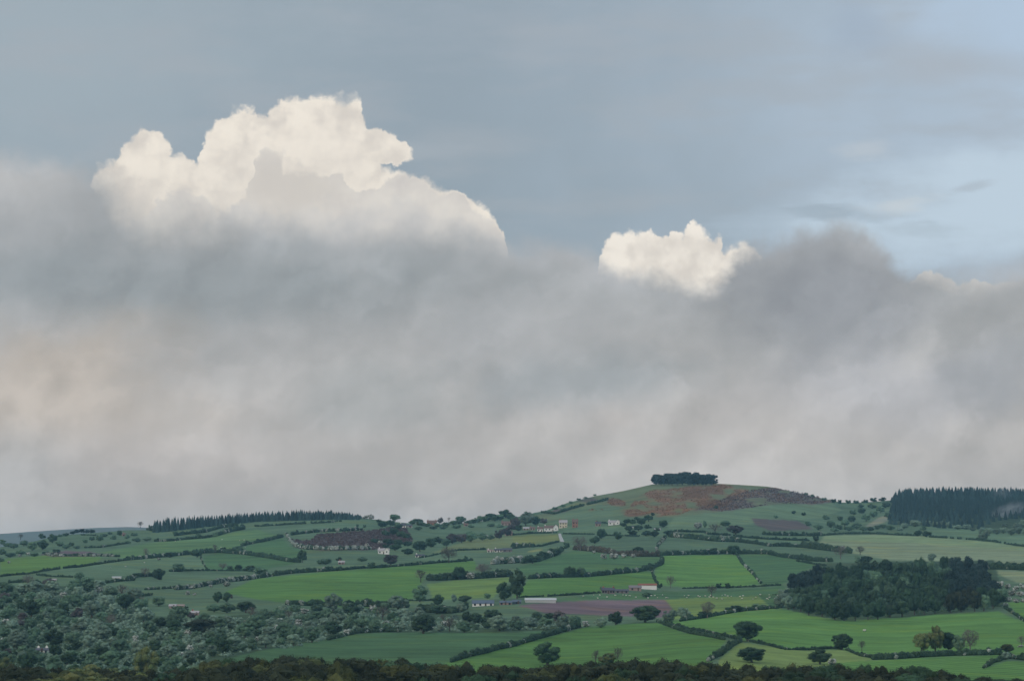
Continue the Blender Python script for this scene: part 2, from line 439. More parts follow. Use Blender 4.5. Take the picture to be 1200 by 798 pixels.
def tube(p0, p1, r0, r1, k=5):
    p0 = np.array(p0, float); p1 = np.array(p1, float); d = p1 - p0; d /= np.linalg.norm(d) + 1e-9
    a = np.cross(d, [.3, .9, .1]); a /= np.linalg.norm(a) + 1e-9; b = np.cross(d, a)
    g = np.arange(k) / k * 6.2832
    ring = np.cos(g)[:, None] * a + np.sin(g)[:, None] * b
    v = np.concatenate([p0 + ring * r0, p1 + ring * r1])
    q = np.array([[i, (i + 1) % k, k + (i + 1) % k, k + i] for i in range(k)])
    return v, q

def join(parts):
    V = []; Q = []; n = 0
    for v, q in parts:
        V.append(v); Q.append(q + n); n += len(v)
    return np.concatenate(V), np.concatenate(Q)

def trunk_mesh(seed, top=.62, r=.035):
    rng = np.random.default_rng(seed); parts = [tube((0, 0, -.05), (0, 0, .02), r * 1.7, r * 1.25, 7), tube((0, 0, .02), (.01, .01, .3), r * 1.25, r * .9, 7), tube((.01, .01, .3), (0, .01, top), r * .9, r * .4, 6)]
    for k in range(7):
        a = rng.uniform(0, 6.28); z0 = rng.uniform(.2, .5); l = rng.uniform(.2, .34)
        parts.append(tube((0, 0, z0), (math.cos(a) * l, math.sin(a) * l, z0 + rng.uniform(.12, .3)), r * .5, r * .15, 5))
    v, q = join(parts)
    return mesh_np('trunk', v, quads=q, mats=[M['bark']])

def twig_meshes(seed, n_leaf, size):
    """a tree hardly in leaf: limbs that fork three times, and thin sprays of buds at the ends"""
    rng = np.random.default_rng(seed); parts = []; tips = []
    def grow(p, d, l, r, lev):
        q = p + d * l
        parts.append(tube(p, q, r, r * .65, 5 if lev < 2 else 3))
        if lev >= 2: tips.append(q); tips.append((p + q) / 2)
        if lev == 4: return
        for k in range(5 if lev == 0 else 3):
            nd = d + .8 * rand_dir(1, rng)[0] + np.array([0, 0, .12]); nd /= np.linalg.norm(nd)
            grow(q, nd, l * rng.uniform(.6, .85), r * .6, lev + 1)
    grow(np.array([0, 0, -.03]), np.array([0, 0, 1.]), .22, .030, 0)
    v, q = join(parts)
    tips = np.array(tips)
    hi = max(v[:, 2].max(), .01); wd = np.abs(v[:, :2]).max()
    sc = np.array([.5 / wd, .5 / wd, 1 / hi])
    me = mesh_np('trunk', v * sc, quads=q, mats=[M['bark']])
    pt = tips[rng.integers(0, len(tips), n_leaf)] + rng.normal(size=(n_leaf, 3)) * .035
    lv, lq = leaves(pt * sc, rand_dir(n_leaf, rng) + np.array([0, 0, .4]), size, rng)
    return me, mesh_np('crown', lv, quads=lq, mats=[M['bare']])

LIB = {}
LIB['round'] = {
 'S': [round_crown(s, 420, .115, 12, .0) for s in range(6)],
 'M': [round_crown(20 + s, 2300, .055, 24, .03) for s in range(8)],
 'L': [round_crown(40 + s, 4600, .038, 36, .06) for s in range(5)],
 'F': [round_crown(60 + s, 9000, .028, 64, .05) for s in range(5)]}
LIB['pine'] = {'S': [pine_crown(s, 500, .10) for s in range(4)], 'M': [pine_crown(9 + s, 1500, .06) for s in range(4)], 'L': [pine_crown(29 + s, 1700, .06, .12) for s in range(4)]}
LIB['spruce'] = {'S': [spruce_crown(s, 420, .12) for s in range(6)]}
def airy_tree(seed, n, size):
    """a tree hardly in leaf: a branching frame inside a thin cloud of buds"""
    tr = twig_meshes(seed, 8, .03)[0]
    rng = np.random.default_rng(seed + 300); L = []
    for k in range(26):
        d = rand_dir(1, rng)[0]; r = rng.uniform(.11, .2)
        c = np.array([0, 0, .58]) + d * rng.uniform(.4, 1) ** .5 * np.array([.5 - r, .5 - r, .42 - r])
        L.append((*c, r, 0))
    v, q, t, mi = lump_cloud(L, n, size, rng, core=None, down=-.95)
    return tr, mesh_np('crown', v, quads=q, mats=[M['bare']])
LIB['twig'] = {'S': [airy_tree(s, 260, .075) for s in range(3)], 'M': [airy_tree(10 + s, 1000, .048) for s in range(4)], 'L': [airy_tree(20 + s, 4200, .034) for s in range(3)]}
TRUNK = [trunk_mesh(s) for s in range(4)]
PINE_TRUNK = [trunk_mesh(50 + s, .85, .022) for s in range(3)]

NAMES = {'oak': ('dark_oak_tree', 'tree'), 'mid': ('leafy_tree', 'tree'), 'pale': ('willow_tree', 'tree'), 'may': ('hawthorn_bush', 'bush'), 'gold': ('young_oak_tree', 'tree'),
         'purple': ('copper_tree', 'tree'), 'bare': ('budding_tree', 'tree'), 'pine': ('pine_tree', 'tree'), 'spruce': ('conifer_tree', 'tree'), 'brown': ('oak_tree', 'tree'), 'olive': ('oak_tree', 'tree')}

def set_mat(o, m):
    o.material_slots[0].link = 'OBJECT'; o.material_slots[0].material = m

def tree(pos, w, h, kind, label, group=None, pxw=20, leaf=None, name=None, cat=None):
    """w, h in metres; pxw: how many picture units wide it shows (chooses the detail)"""
    nm, ct = NAMES[kind]
    nm = name or nm; ct = cat or ct
    lod = 'S' if pxw < 11 else 'M' if pxw < 22 else 'L' if pxw < 45 else 'F'
    twig = kind == 'bare' or leaf == 'twig'
    if twig: fam = LIB['twig'][lod if lod != 'F' else 'L']
    elif kind == 'pine': fam = LIB['pine'][lod if lod in 'SL' else 'M']
    elif kind == 'spruce': fam = LIB['spruce']['S']
    else: fam = LIB['round'][lod]
    pick = fam[random.randrange(len(fam))]
    ws = w * random.uniform(.92, 1.08)
    rot = random.uniform(0, 6.28)
    col = M[kind]
    if not twig and (lod == 'S' or kind == 'spruce'):
        o = link(nm, pick)
        set_mat(o, col)
    else:
        o = link(nm, None); o.empty_display_size = .2
        if twig:
            tr = link('trunk', pick[0], o); cr = link('crown', pick[1], o)
        else:
            tk = PINE_TRUNK if kind == 'pine' else TRUNK
            tr = link('trunk', tk[random.randrange(len(tk))], o); cr = link('crown', pick, o)
        set_mat(cr, col)
        if twig: set_mat(tr, M['palebark'] if random.random() < .4 else M['bark'])
    o.location = pos; o.scale = (ws, w * random.uniform(.92, 1.08), h); o.rotation_euler = (0, 0, rot)
    tag(o, label, ct, group)
    return o

def tree_px(px, py, w, h, kind, label, group=None, **kw):
    p = P(px, py); k = p[1] / F
    return tree(p - np.array([0, 0, .15]), w * k, h * k, kind, label, group, pxw=w, **kw)

# ------------------------------------------------------------------ hedges
def hedge(pts, hpx, label, white=0.0, gap=0.0, mat='hedge', group=None, rough=.35, name='hedge', cat='hedge'):
    rng = np.random.default_rng(abs(hash(label)) % 99991 if False else sum(ord(c) * (i + 1) for i, c in enumerate(label)) % 99991)
    pts = np.array(pts, float); seg = np.linalg.norm(np.diff(pts, axis=0), axis=1); cum = np.concatenate([[0], np.cumsum(seg)])
    step = .8
    s = np.arange(0, cum[-1], step)
    x = np.interp(s, cum, pts[:, 0]); y = np.interp(s, cum, pts[:, 1])
    x += .35 * rng.normal(size=len(s))
    W = P(x, y); k = W[:, 1] / F
    prof = .55 + .75 * fbm(s / 5.0 + rng.uniform(0, 90), s * 0 + rng.uniform(0, 90), 3) + rough * rng.normal(size=len(s)) * .5
    prof = np.clip(prof, .45, 1.7)
    on = fbm(s / 9.0 + rng.uniform(0, 90), s * 0 + 5.5, 2) > gap * .75 if gap else np.ones(len(s), bool)
    H = hpx * k * prof
    L = []
    wf = fbm(s / 6.0 + rng.uniform(0, 90), s * 0 + 2.5, 2) + .25 * rng.normal(size=len(s))
    thr = np.quantile(wf, 1 - white) if white else 9
    org = W[len(W) // 2].copy()
    for i in range(len(s)):
        if not on[i]: continue
        p = W[i] - org; hh = H[i]; r = min(hh * .55, .62 * hpx * k[i])
        fl = 1 if wf[i] > thr else 0
        L.append((p[0], p[1] + rng.normal() * .4, p[2] + r * .6, r, fl))
        if hh > 1.25 * r * 1.4:
            L.append((p[0] + rng.normal() * .3, p[1] + rng.normal() * .4, p[2] + hh - r * .7, r * .85, fl))
    if len(L) < 2: return
    n = int(min(26000, 60 + cum[-1] * hpx * 3.4))
    km = float(k.mean())
    v, q, t, mi = lump_cloud(L, n, 1.25 * km, rng, core=.86)
    me = mesh_np(name, v, tris=t, quads=q, mats=[M[mat], M['blossom']], matidx=mi)
    o = link(name, me); o.location = org
    tag(o, label, cat, group)
    return o

def scatter_stuff(name, polys, n, hpx, mat, label, thr=.45, leaf=1.2, cat='ground cover', per=9):
    rng = np.random.default_rng(len(label)); L = []
    allp = np.concatenate([np.array(p) for p in polys]); x0, y0 = allp.min(0); x1, y1 = allp.max(0)
    while len(L) < n:
        px = rng.uniform(x0, x1, 4000); py = rng.uniform(y0, y1, 4000)
        ok = np.zeros(4000, bool)
        for p in polys: ok |= inpoly(px, py, p)
        ok &= fbm(px / 15.0 + 9, py / 4.5 + 3, 4) > thr
        W = P(px[ok], py[ok]); k = W[:, 1] / F
        for p, kk in zip(W, k): L.append((*p, hpx * kk * rng.uniform(.5, 1.2), 0))
    L = np.array(L[:n]); org = L[:, :3].mean(0); L[:, :3] -= org
    v, q, t, mi = lump_cloud(L, n * per, leaf, rng, core=.8)
    o = link(name, mesh_np(name, v, tris=t, quads=q, mats=[M[mat]])); o.location = org
    tag(o, label, cat, None, 'stuff')
# ------------------------------------------------------------------ hedges of the valley (picture coordinates of their foot, height)
HEDGES = [
 ([(0,675.8),(15,674),(34,672.7),(50,669.5),(69,666.7)], 3, 'dark clipped hedge below the brown ploughed strip at far left', 0, 0),
 ([(75,666),(93,664.5),(113,661.4),(130,659),(149,656.4)], 3, 'thin dark hedge rising to a row of white hawthorns, far left', 0, 0),
 ([(150,656.4),(175,654),(210,650.8),(238,648)], 4.5, 'mixed hedge with white bushes left of the lone round hedge tree', .25, .45),
 ([(238,648),(260,647.6),(281,649),(299,651.4),(319,654.5),(337,658),(352,659)], 5, 'long bushy hedge running right to the columnar dark tree', .18, 0),
 ([(44,674),(62,675.8),(85,676.5)], 2.5, 'low hedge beside the round bush at far left', 0, 0),
 ([(0,686),(12,683),(31,682),(44,683),(56,686.5)], 3.5, 'dark hedge behind the flat topped bare tree at far left', 0, .3),
 ([(150,680),(162,676),(178,675),(188,679)], 5, 'hedge with white flowers leading to a dark round tree', .25, 0),
 ([(200,669.6),(219,669),(250,668.7),(288,669),(299,670)], 2.5, 'low field hedge under the pale green dome shaped tree', .1, .2),
 ([(235,652.7),(237.7,660),(242.7,667.7)], 2, 'short thin hedge straight down from the lone round hedge tree', .2, 0),
 ([(182,634.5),(200,634),(212,632.6),(238,630.7),(254,628)], 3, 'gappy hedge on the slope under the left conifer belt', .15, .4),
 ([(254,628),(270,623),(286,620)], 5, 'scrubby hedge climbing towards the left conifer belt', .2, .2),
 ([(205,628),(220,626),(240,624),(262,618),(278,617)], 4, 'loose scrub line close below the left conifer belt', .12, .45),
 ([(281,648),(283,640),(299,636.4),(312,634),(331,629.5)], 4, 'hedge slanting up to the corner of the brown heath', .15, .2),
 ([(335,626),(340,634),(346,640.8)], 3.5, 'short blossoming hedge down the left side of the brown heath', .75, 0),
 ([(346,640.8),(360,643.5),(388,644.5),(413,644),(435,644)], 4.5, 'white flowering hedge along the foot of the brown heath', .55, 0),
 ([(300,617),(325,615.7),(350,613.8),(375,613),(400,611)], 2.5, 'sparse line of shrubs on the grass below the conifers', .1, .5),
 ([(342,627),(360,624.5),(380,623),(400,622.5),(425,621)], 3.5, 'whitish scrub along the upper edge of the brown heath', .45, .3),
 ([(300,677.7),(319,675),(338,672),(356,670.8),(378,669.6),(398,668.3)], 5, 'pale bushy hedge on the upper edge of the big green field', .22, 0),
 ([(398,668.3),(425,665.8),(449,665),(475,662.7),(494,661.4),(513,659.5),(538,658.3),(555,656.4)], 3.2, 'dark hedge on the upper edge of the big green field', .06, .25),
 ([(491,654),(506,651.4),(519,648.3),(538,645),(569,644)], 2.3, 'thin hedge running right from the white bungalow', 0, 0),
 ([(502,680),(525,679.6),(544,678.3),(563,677.7),(599,675)], 7, 'thick dark hedge of bushes above the narrow bright field', .1, 0),
 ([(577,661.4),(588,660.5),(600,660),(612,659)], 7, 'broad row of white hawthorn under the cottages', .7, 0),
 ([(600,643),(618,641),(636,640),(655,635)], 2.2, 'thin dark hedge down the lower side of the lit olive field', 0, 0),
 ([(600,641),(612,640.5),(625,641)], 4.5, 'pale scrub hedge left of the lit olive field foot', .3, .2),
 ([(612,660),(632,658),(650,651),(660,645)], 6, 'deep dark hedge bank below the village lane', .1, 0),
 ([(619,678.3),(650,676.5),(688,675.8),(713,673.3),(749,670),(766,665.8),(776,661.4),(775,651.4)], 5.5, 'long curving dark hedge under the two oaks mid slope', .12, 0),
 ([(764,670),(766,677.7),(770,684)], 3, 'short hedge coming down behind the red roofed barn', .1, .2),
 ([(779,631.4),(771,640),(769,647.6)], 4.5, 'short blossoming hedge dropping between two rough fields', .5, 0),
 ([(775,650.8),(813,649.5),(850,649),(870,649),(899,649)], 5, 'hedge with white bushes along the top of the brightest green field', .22, 0),
 ([(899,649),(916,652.7),(934,655),(956,657.7),(975,658.3)], 5, 'dark hedge sloping down to the bare tree by the wood', .08, 0),
 ([(785,629),(813,631.4),(838,634),(863,635)], 6, 'thick hedge with pale tops below the twiggy grey trees', .3, 0),
 ([(863,635),(888,637.6),(900,640),(916,640),(941,641.4)], 4.5, 'hedge of separate dark bushes right of the pale topped hedge', .1, .3),
 ([(941,641.4),(955,643),(970,645),(998,648.3)], 6.5, 'tall leafy hedge ending at the bare trees over the wood', .08, 0),
 ([(791,623),(825,623.8),(830,626.3),(856,627.6)], 3, 'hedge at the foot of the pasture below the hill', .1, .2),
 ([(860,628.8),(882,630.7),(900,632),(925,633),(948,634)], 3, 'straight dark hedge between two narrow strips of grass', 0, 0),
 ([(895,626.5),(930,627.6),(950,628.2),(963,627.6)], 4.2, 'bushy hedge below the mauve heather patch', .12, .1),
 ([(963,627.6),(988,625.7),(1025,625.7),(1049,627),(1075,628)], 2.6, 'neat dark hedge along the top of the pale hayfield', 0, 0),
 ([(1090,629.5),(1113,630.7),(1145,633),(1165,635),(1188,638.9),(1215,642)], 2.6, 'gappy row of small dark bushes at the back of the hayfield', 0, .55),
 ([(934,657.7),(956,661.4),(968,663)], 2.5, 'low hedge behind the black pines of the wood', 0, 0),
 ([(893,687),(915,685.9)], 2.6, 'short dark hedge left of the wood', 0, 0),
 ([(863,649),(869,660),(882,672.7),(892,684)], 3.2, 'whitish hedge slanting down the right of the brightest field', .45, 0),
 ([(800,689.5),(838,689),(860,688.4),(893,687)], 2.2, 'low hedge under the brightest green field', 0, .2),
 ([(659,625.7),(678,626),(697,626.3)], 1.8, 'thin trimmed hedge right of the village lane', 0, 0),
 ([(600,627),(625,625),(652,624.5)], 2.2, 'dark hedge in front of the white village houses', .05, 0),
 ([(672,644),(700,646.4),(725,650),(749,652),(772,652)], 6, 'red brown hedge behind the round white bushes', .12, 0),
 ([(710,627.6),(730,628),(749,628.8)], 2, 'low hedge right of the round dark tree by the cottages', 0, 0),
 ([(528,776),(551,769),(572,764.5),(585,760.4),(600,757.7),(627,749.6),(654,742),(679,734.7)], 6.5, 'long dark hedge on the left edge of the nearest bright field', .05, 0),
 ([(770,728.6),(791,736.7),(808,742),(831,746),(849,749.6)], 4.5, 'lower of the two hedges along the lane to the big oak', .04, 0),
 ([(778,728.6),(804,737.4),(831,741.4),(866,749.6)], 4, 'upper of the two hedges along the lane to the big oak', .04, 0),
 ([(797,728),(831,723),(851,719),(872,715.7),(900,713.7)], 4, 'hedge under the silvery willows above the lane', .1, 0),
 ([(830,775),(845,767),(857,758),(868,752)], 7, 'stout hedge dropping from the big oak to the dark wood', .1, 0),
 ([(876,751),(900,756),(920,761),(947,761.4),(976,759.7),(987,760.4)], 3.6, 'dark hedge linking the big oak and the round oak', .03, 0),
 ([(992,761.7),(1008,768.5),(1024,771)], 4, 'hedge sloping away right of the round oak', .05, 0),
 ([(1024,772.6),(1050,772),(1077,770),(1118,767.8),(1172,767)], 7, 'thick rounded hedge in front of the golden trees', .06, 0),
 ([(1153,783),(1163,777),(1172,774),(1180,771),(1215,775)], 6, 'hedge between the two striped crop fields at lower right', .1, 0),
 ([(1178,713),(1190,721),(1215,738)], 4, 'hedge falling to the right from the end of the wood', .2, 0),
 ([(1160,666.5),(1180,667),(1215,668.5)], 8, 'tall green hedge right of the wood under the hayfield', .06, 0),
 ([(607,700),(637,698.8)], 2, 'short hedge behind the long pale barn', 0, 0),
 ([(642,698.8),(676,696.8),(704,694.7)], 2.6, 'dark hedge leading to the stone farmyard', 0, 0),
 ([(467,703.5),(487,704),(507,703.5)], 2.2, 'low hedge under the two round trees of the big field', 0, 0),
 ([(501,717),(531,718.4),(548,713)], 8, 'curved bank of dark bushes below the blue roofed shed', .12, 0),
 ([(384,750),(403,745.5),(419,741.4),(449,740),(470,740)], 5, 'pale scrubby hedge over the nearest crop field', .3, 0),
 ([(336,709),(365,709.5),(392,711)], 6, 'bushes with white flowers on the lower edge of the big field', .3, .1),
 ([(404,711),(425,710.5),(450,711),(478,712)], 7, 'line of dark bushes under the lower edge of the big field', .12, .1),
 ([(635,601),(650,602.5),(675,595),(695,590),(712,586)], 3, 'dark hedge on the left shoulder of the round hill', 0, .25),
 ([(700,612.5),(712,613.5)], 1.8, 'tiny hedge left of the white hill cottage', 0, 0),
 ([(918,697),(905,697)], 1, 'small hedge stub left of the wood', 0, 0),
 ([(893,713),(912,713)], 4, 'pale hedge against the left end of the wood', .2, 0),
 ([(100,642),(118,641.5),(135,639),(149,637)], 2.4, 'thin hedge above the white hawthorn row, far left', .05, .15),
 ([(205,691),(225,689.5),(240,686.5),(262,682.5),(285,680),(300,678)], 5, 'loose row of white hawthorns above the tall dark pair', .5, .2),
 ([(152,701),(163,699),(178,697.5)], 4, 'short pale hedge over the two stone barns', .35, .1),
 ([(170,691),(190,690),(205,689)], 3, 'scrubby strip left of the loose row of white hawthorns', .3, .3),
 ([(120,684),(140,681),(158,680)], 3.5, 'bushy strip under the long low white shed', .2, .2),
 ([(55,651),(75,651.5),(110,651.5),(140,652.5)], 3.2, 'row of pale hawthorn under the brown ploughed strip', .5, .4),
 ([(95,627),(112,627.5)], 1.5, 'little hedge on the skyline by the dark pines', 0, 0),
]
for pts, h, lab, wh, gp in HEDGES:
    hedge(pts, h, lab, wh if wh > .45 else wh * .5, gp, 'redhedge' if lab.startswith('red brown') else 'hedge')

# ------------------------------------------------------------------ trees that can be told apart
SINGLES = [
 (231,653,14,12,'oak','dark round tree standing where the long hedge meets the short thin one'),
 (199,653,15,7,'oak','low dark bush like tree left of the lone round hedge tree'),
 (171,654,9,13,'bare','thin bare tree in the far left hedge'),
 (178,654,9,6,'oak','small dark tree at the foot of the thin bare tree'),
 (252,648,8,11,'bare','slim half bare tree right of the lone round hedge tree'),
 (262,647,9,8,'oak','little dark tree with a bent crown on the long bushy hedge'),
 (279,648,15,10,'mid','spreading green tree on the long bushy hedge'),
 (185.7,679,17,15,'oak','big dark round tree on the left among white bushes'),
 (170,676,14,12,'bare','faint grey tree left of the big dark round tree'),
 (209,669.5,18,11,'mid','pale green dome shaped tree in a low field hedge'),
 (261,668.5,15,10,'bare','twiggy grey green tree in the left field hedge'),
 (270,668.5,9,8,'mid','middle tree of three in the low left field hedge'),
 (279,668.5,11,8,'oak','dark rounded tree right of the twiggy grey green tree'),
 (293,669,13,8,'mid','broad low tree near the end of the low left field hedge'),
 (92.7,680.5,14,12,'mid','round grey green bush alone in the far left pasture'),
 (33,687,17,15,'bare','flat topped bare tree in the far left pasture'),
 (90,643,10,5,'mid','small round bush above the brown ploughed strip'),
 (37.6,645,13,12,'mid','light green tree in the far left clump'),
 (50,644,14,13,'oak','large dark tree beside the light green one, far left'),
 (61.7,636,12,12,'oak','dark upright tree at the right of the far left clump'),
 (49.5,631,10,8,'oak','tree on top of the far left clump'),
 (10,641,13,6,'mid','low wide tree at the left margin'),
 (24,632,8,7,'bare','faint bare tree against the blue far ridge'),
 (77,628,9,5,'oak','small dark tree left of the skyline pines'),
 (140,627.5,7,8,'oak','small dark tree on the skyline right of the pines'),
 (117,634,10,10,'mid','grey green tree under the skyline pines'),
 (133,632,9,7,'mid','rounded tree beside the pinkish far house'),
 (164.4,618,9,7.5,'bare','lone pinkish bare tree on the skyline at the end of the conifers'),
 (176,622,10,9,'mid','round broadleaf tree at the left end of the conifer belt'),
 (354.5,659,13,16.5,'oak','columnar dark tree under the brown heath'),
 (382,661.5,16,9,'mid','wide leafy tree beside the pale cottage'),
 (375,661,10,7,'mid','low tree in front of the wide leafy one by the cottage'),
 (397,657,8,6,'oak','small dark tree over the roof of the pale cottage'),
 (305,673,18,10,'mid','bushy tree at the left corner of the big green field'),
 (424,658,13,7,'mid','rounded bush in the meadow under the two part white house'),
 (435,666,11,9,'mid','grey green tree on the hedge above the big green field'),
 (348,625,5,6,'oak','tiny dark tree at the top left of the heath'),
 (428,608,9,6,'may','whitish bush at the right end of the conifer belt'),
 (435,608,8,7,'may','white flowering tree last on the skyline after the conifers'),
 (458,662,18,15,'purple','dark copper tree right of the two part white house'),
 (526,659.5,23,20,'bare','large brown tree just coming into leaf mid slope'),
 (545.5,658.5,7,9,'oak','small upright dark tree right of the large brown tree'),
 (493,682,18,16,'bare','grey twiggy tree at the end of the thick dark hedge'),
 (492,705,23,21,'mid','round green tree on the right edge of the big field'),
 (538,679,17,17,'oak','dark domed tree in the thick dark hedge'),
 (552,678.5,13,9,'may','white bush right of the dark domed tree'),
 (512,680.5,14,10,'oak','dark bushy tree left of the dark domed tree'),
 (566,675,22,16,'bare','wide brownish tree over the narrow bright field'),
 (590,676,20,11,'mid','rounded trees edge above the narrow bright field'),
 (463,610,14,8.5,'mid','grey green tree on the skyline left of the white skyline house'),
 (592,607,15,11.5,'oak','tallest dark round tree on the skyline before the village'),
 (575,608.5,16,8,'oak','dark dome on the skyline left of the tallest round tree'),
 (516,613,8,9,'purple','purple tree on the skyline by the brick house'),
 (540,611,14,7,'mid','pale green tree on the mid skyline'),
 (564,610.5,13,7,'mid','low green tree on the mid skyline'),
 (526,611,5,5.5,'bare','tiny brownish tree on the mid skyline'),
 (489,613,16,6,'mid','green trees edge between the two skyline houses'),
 (616,616,21,20,'pale','big pale green tree behind the beige cottages'),
 (604,620,13,16,'purple','pinkish brown tree left of the big pale green tree'),
 (628,615,13,12,'oak','dark tree between the big pale tree and the white house'),
 (637,613.5,10,8,'purple','brown purple tree behind the white farmhouse'),
 (608,622,10,9,'oak','small dark tree at the foot of the pinkish brown tree'),
 (680,645,21,18,'bare','big grey brown tree in the middle below the village'),
 (697,637,13,11,'oak','dark tree right of the big grey brown tree'),
 (705,631,13,13,'oak','dark oval tree in front of the brick red house'),
 (724,632,12,11,'oak','round dark tree alone under the white hill cottage'),
 (624,660,19,12,'oak','dark broad tree left in the bank below the lane'),
 (636,656,16,12,'oak','dark broad tree middle in the bank below the lane'),
 (650,652,17,12,'oak','dark broad tree right in the bank below the lane'),
 (663,643,9,9,'oak','dark small tree at the lane bend'),
 (604,659,14,9,'may','pinkish white hawthorn at the left of the dark bank'),
 (708,655,9,8,'may','left of two big round white bushes under the red brown hedge'),
 (719.5,655,12,8.5,'may','biggest round white bush under the red brown hedge'),
 (731,653,8,7,'may','third round white bush, by the dark tree'),
 (742,653,7,6,'may','small white bush last in the row under the red brown hedge'),
 (696,648,5,4,'may','tiny white bush under the big grey brown tree'),
 (748,651,15,12,'oak','dark tree at the right end of the red brown hedge'),
 (668,676,15,14,'oak','left and darker of the twin trees on the curving hedge'),
 (681,676,12,14,'mid','right and greener of the twin trees on the curving hedge'),
 (591,704,22,24,'oak','large dark tree left of the tallest tree by the sheds'),
 (606,701,24,37,'oak','tallest dark tree, beside the blue grey sheds'),
 (860,650,20,12.5,'oak','wide dark tree at the top right of the brightest field'),
 (836,649.5,13,9,'oak','dark bush tree in the top hedge of the brightest field'),
 (823,650,10,8,'oak','smaller dark bush tree in the top hedge of the brightest field'),
 (786,689,14,16,'bare','lone bare tree right of the red roofed barn'),
 (834,699,16,15,'bare','purplish bare tree under the brightest field'),
 (773,689,8,8,'oak','small dark tree touching the red roofed barn'),
 (843,689,9,7,'oak','left of two small dark trees under the brightest field'),
 (853,689,9,8,'oak','right of two small dark trees under the brightest field'),
 (883,688,7,5,'oak','little dark bush at the lower corner of the brightest field'),
 (785,629,17,9,'oak','dark bushy tree by the low white shed on the hill foot'),
 (826,618,5,11,'mid','thin poplar like tree on the pasture below the hill'),
 (818,620,11,10,'may','whitish bush under the thin poplar like tree'),
 (838,625,21,12,'bare','olive brown spreading tree under the hill pasture'),
 (862,626,22,12,'purple','grey purple twiggy tree under the hill pasture'),
 (850,617,13,8,'mid','green tree behind the grey purple one'),
 (777,618,12,10,'oak','dark round tree right of the hill foot cottages'),
 (765,604,6,5,'oak','small dark bush at the foot of the orange bracken'),
 (839,596,7,5,'oak','small dark bush at the edge of the purple heather'),
 (764,669,7,7,'oak','small dark tree at the hedge corner of the brightest field'),
 (930,602,6,5,'oak','left small dark bush on the hill pasture'),
 (942,604,6,5,'oak','right small dark bush on the hill pasture'),
 (909,607,6,5,'mid','bush on the pasture above the mauve heather'),
 (947,616,9,7,'mid','grey green bush at the right of the mauve heather'),
 (959,621,12,8,'mid','bright green bush right of the mauve heather'),
 (985,655,19,17,'bare','bare grey tree standing behind the wood'),
 (1008,650,15,11,'bare','dark bare tree left over the wood by the hayfield'),
 (1004,660,10,10,'mid','blue green tree below the dark bare tree'),
 (1015,661,17,11,'oak','rounded blue green tree behind the wood'),
 (965,643,17,8,'mid','fresh green tree in the tall leafy hedge'),
 (956,634,9,9,'oak','dark tree at the left corner of the pale hayfield'),
 (961,626,5,5,'may','small white tree over the left corner of the hayfield'),
 (1076,628,12,8,'oak','left of two dark bushes on the hayfield hedge'),
 (1086,629,12,8,'oak','right of two dark bushes on the hayfield hedge'),
 (1082,621,9,7,'mid','bush behind the two dark bushes on the hayfield hedge'),
 (1153,633,17,13,'pale','pale half bare tree on the gappy hedge of the hayfield'),
 (1092,658,11,11,'pale','pale tree showing over the back of the wood'),
 (876.5,751,38,26,'oak','big spreading oak at the end of the lane'),
 (881,776,40,20,'oak','broad dark oak just below the big spreading oak'),
 (986.5,761,26,21,'oak','round oak standing free on the hedge right of centre'),
 (961,778,30,20,'oak','dark oak at the edge of the near wood under the round oak'),
 (975,779,11,9,'may','white flowering bush against the dark oak at the near wood'),
 (1010,762,11,13,'bare','small bare sapling right of the round oak'),
 (1080,765,22,26,'gold','leftmost golden leaved tree behind the rounded hedge'),
 (1096,764,22,35,'gold','tallest golden tree behind the rounded hedge'),
 (1112,763,22,25,'oak','dark green tree between the golden and the bare trees'),
 (1124,763,18,22,'mid','grey green tree in the golden group'),
 (1137,764,25,29,'bare','bare branching tree at the right of the golden group'),
 (1181,764,18,11,'olive','flat olive coloured tree at the end of the rounded hedge'),
 (1179,773,13,11,'pale','pale bush under the flat olive tree'),
 (1197,756,13,12,'bare','pinkish bare bush at the right margin'),
 (1196,758,9,4,'may','low white bush at the right margin'),
 (641.5,779,41,29,'oak','large round dark tree in front of the nearest bright field'),
 (698,777,11,17,'bare','dead looking thin tree at the edge of the near wood'),
 (712,779,24,16,'gold','orange tinted tree between the two bare ones at the near wood'),
 (724,776,15,19,'bare','forked bare tree over the near wood'),
 (756,729,37,22,'oak','very dark dense tree at the head of the lane'),
 (721.5,732,20,18,'oak','dark egg shaped tree below the ploughed strip'),
 (704,735,17,14,'pale','pale round tree left of the dark egg shaped tree'),
 (785,728,20,16,'pale','silvery willow right of the very dark dense tree'),
 (801,726,17,17,'pale','taller silvery willow in the middle of its group'),
 (829,724,22,21,'bare','silvery bare willow at the right of its group'),
 (806,725,13,8,'mid','green bush under the silvery willows'),
 (825,724,18,10,'oak','dark bush under the silvery bare willow'),
 (861,717,23,9,'oak','wide dark bush clump on the hedge right of the willows'),
 (889,714,19,8,'mid','second bush clump on the hedge right of the willows'),
 (687,703,9,0.1,'oak',''),
 (684,701,0.1,0.1,'oak',''),
 (758,700,13,8,'mid','green bush below the brown barn'),
 (706,692,9,7,'mid','grey green bush at the left of the stone farmyard'),
 (513.5,709,15,15,'oak','dark round tree below the right edge of the big field'),
 (532,705,9,11,'pale','pale small tree left of the blue roofed shed'),
 (545,706,18,10,'mid','bushy tree touching the blue roofed shed'),
 (571,701,9,8,'mid','lone small tree above the blue roofed shed'),
 (541,717,13,12,'pale','pale round bush on the curved bank'),
 (494,719,12,14,'oak','dark upright tree over the valley thicket'),
 (512,719,21,11,'oak','dark wide tree left on the curved bank'),
 (496,742,33,25,'oak','largest dark tree over the nearest crop field'),
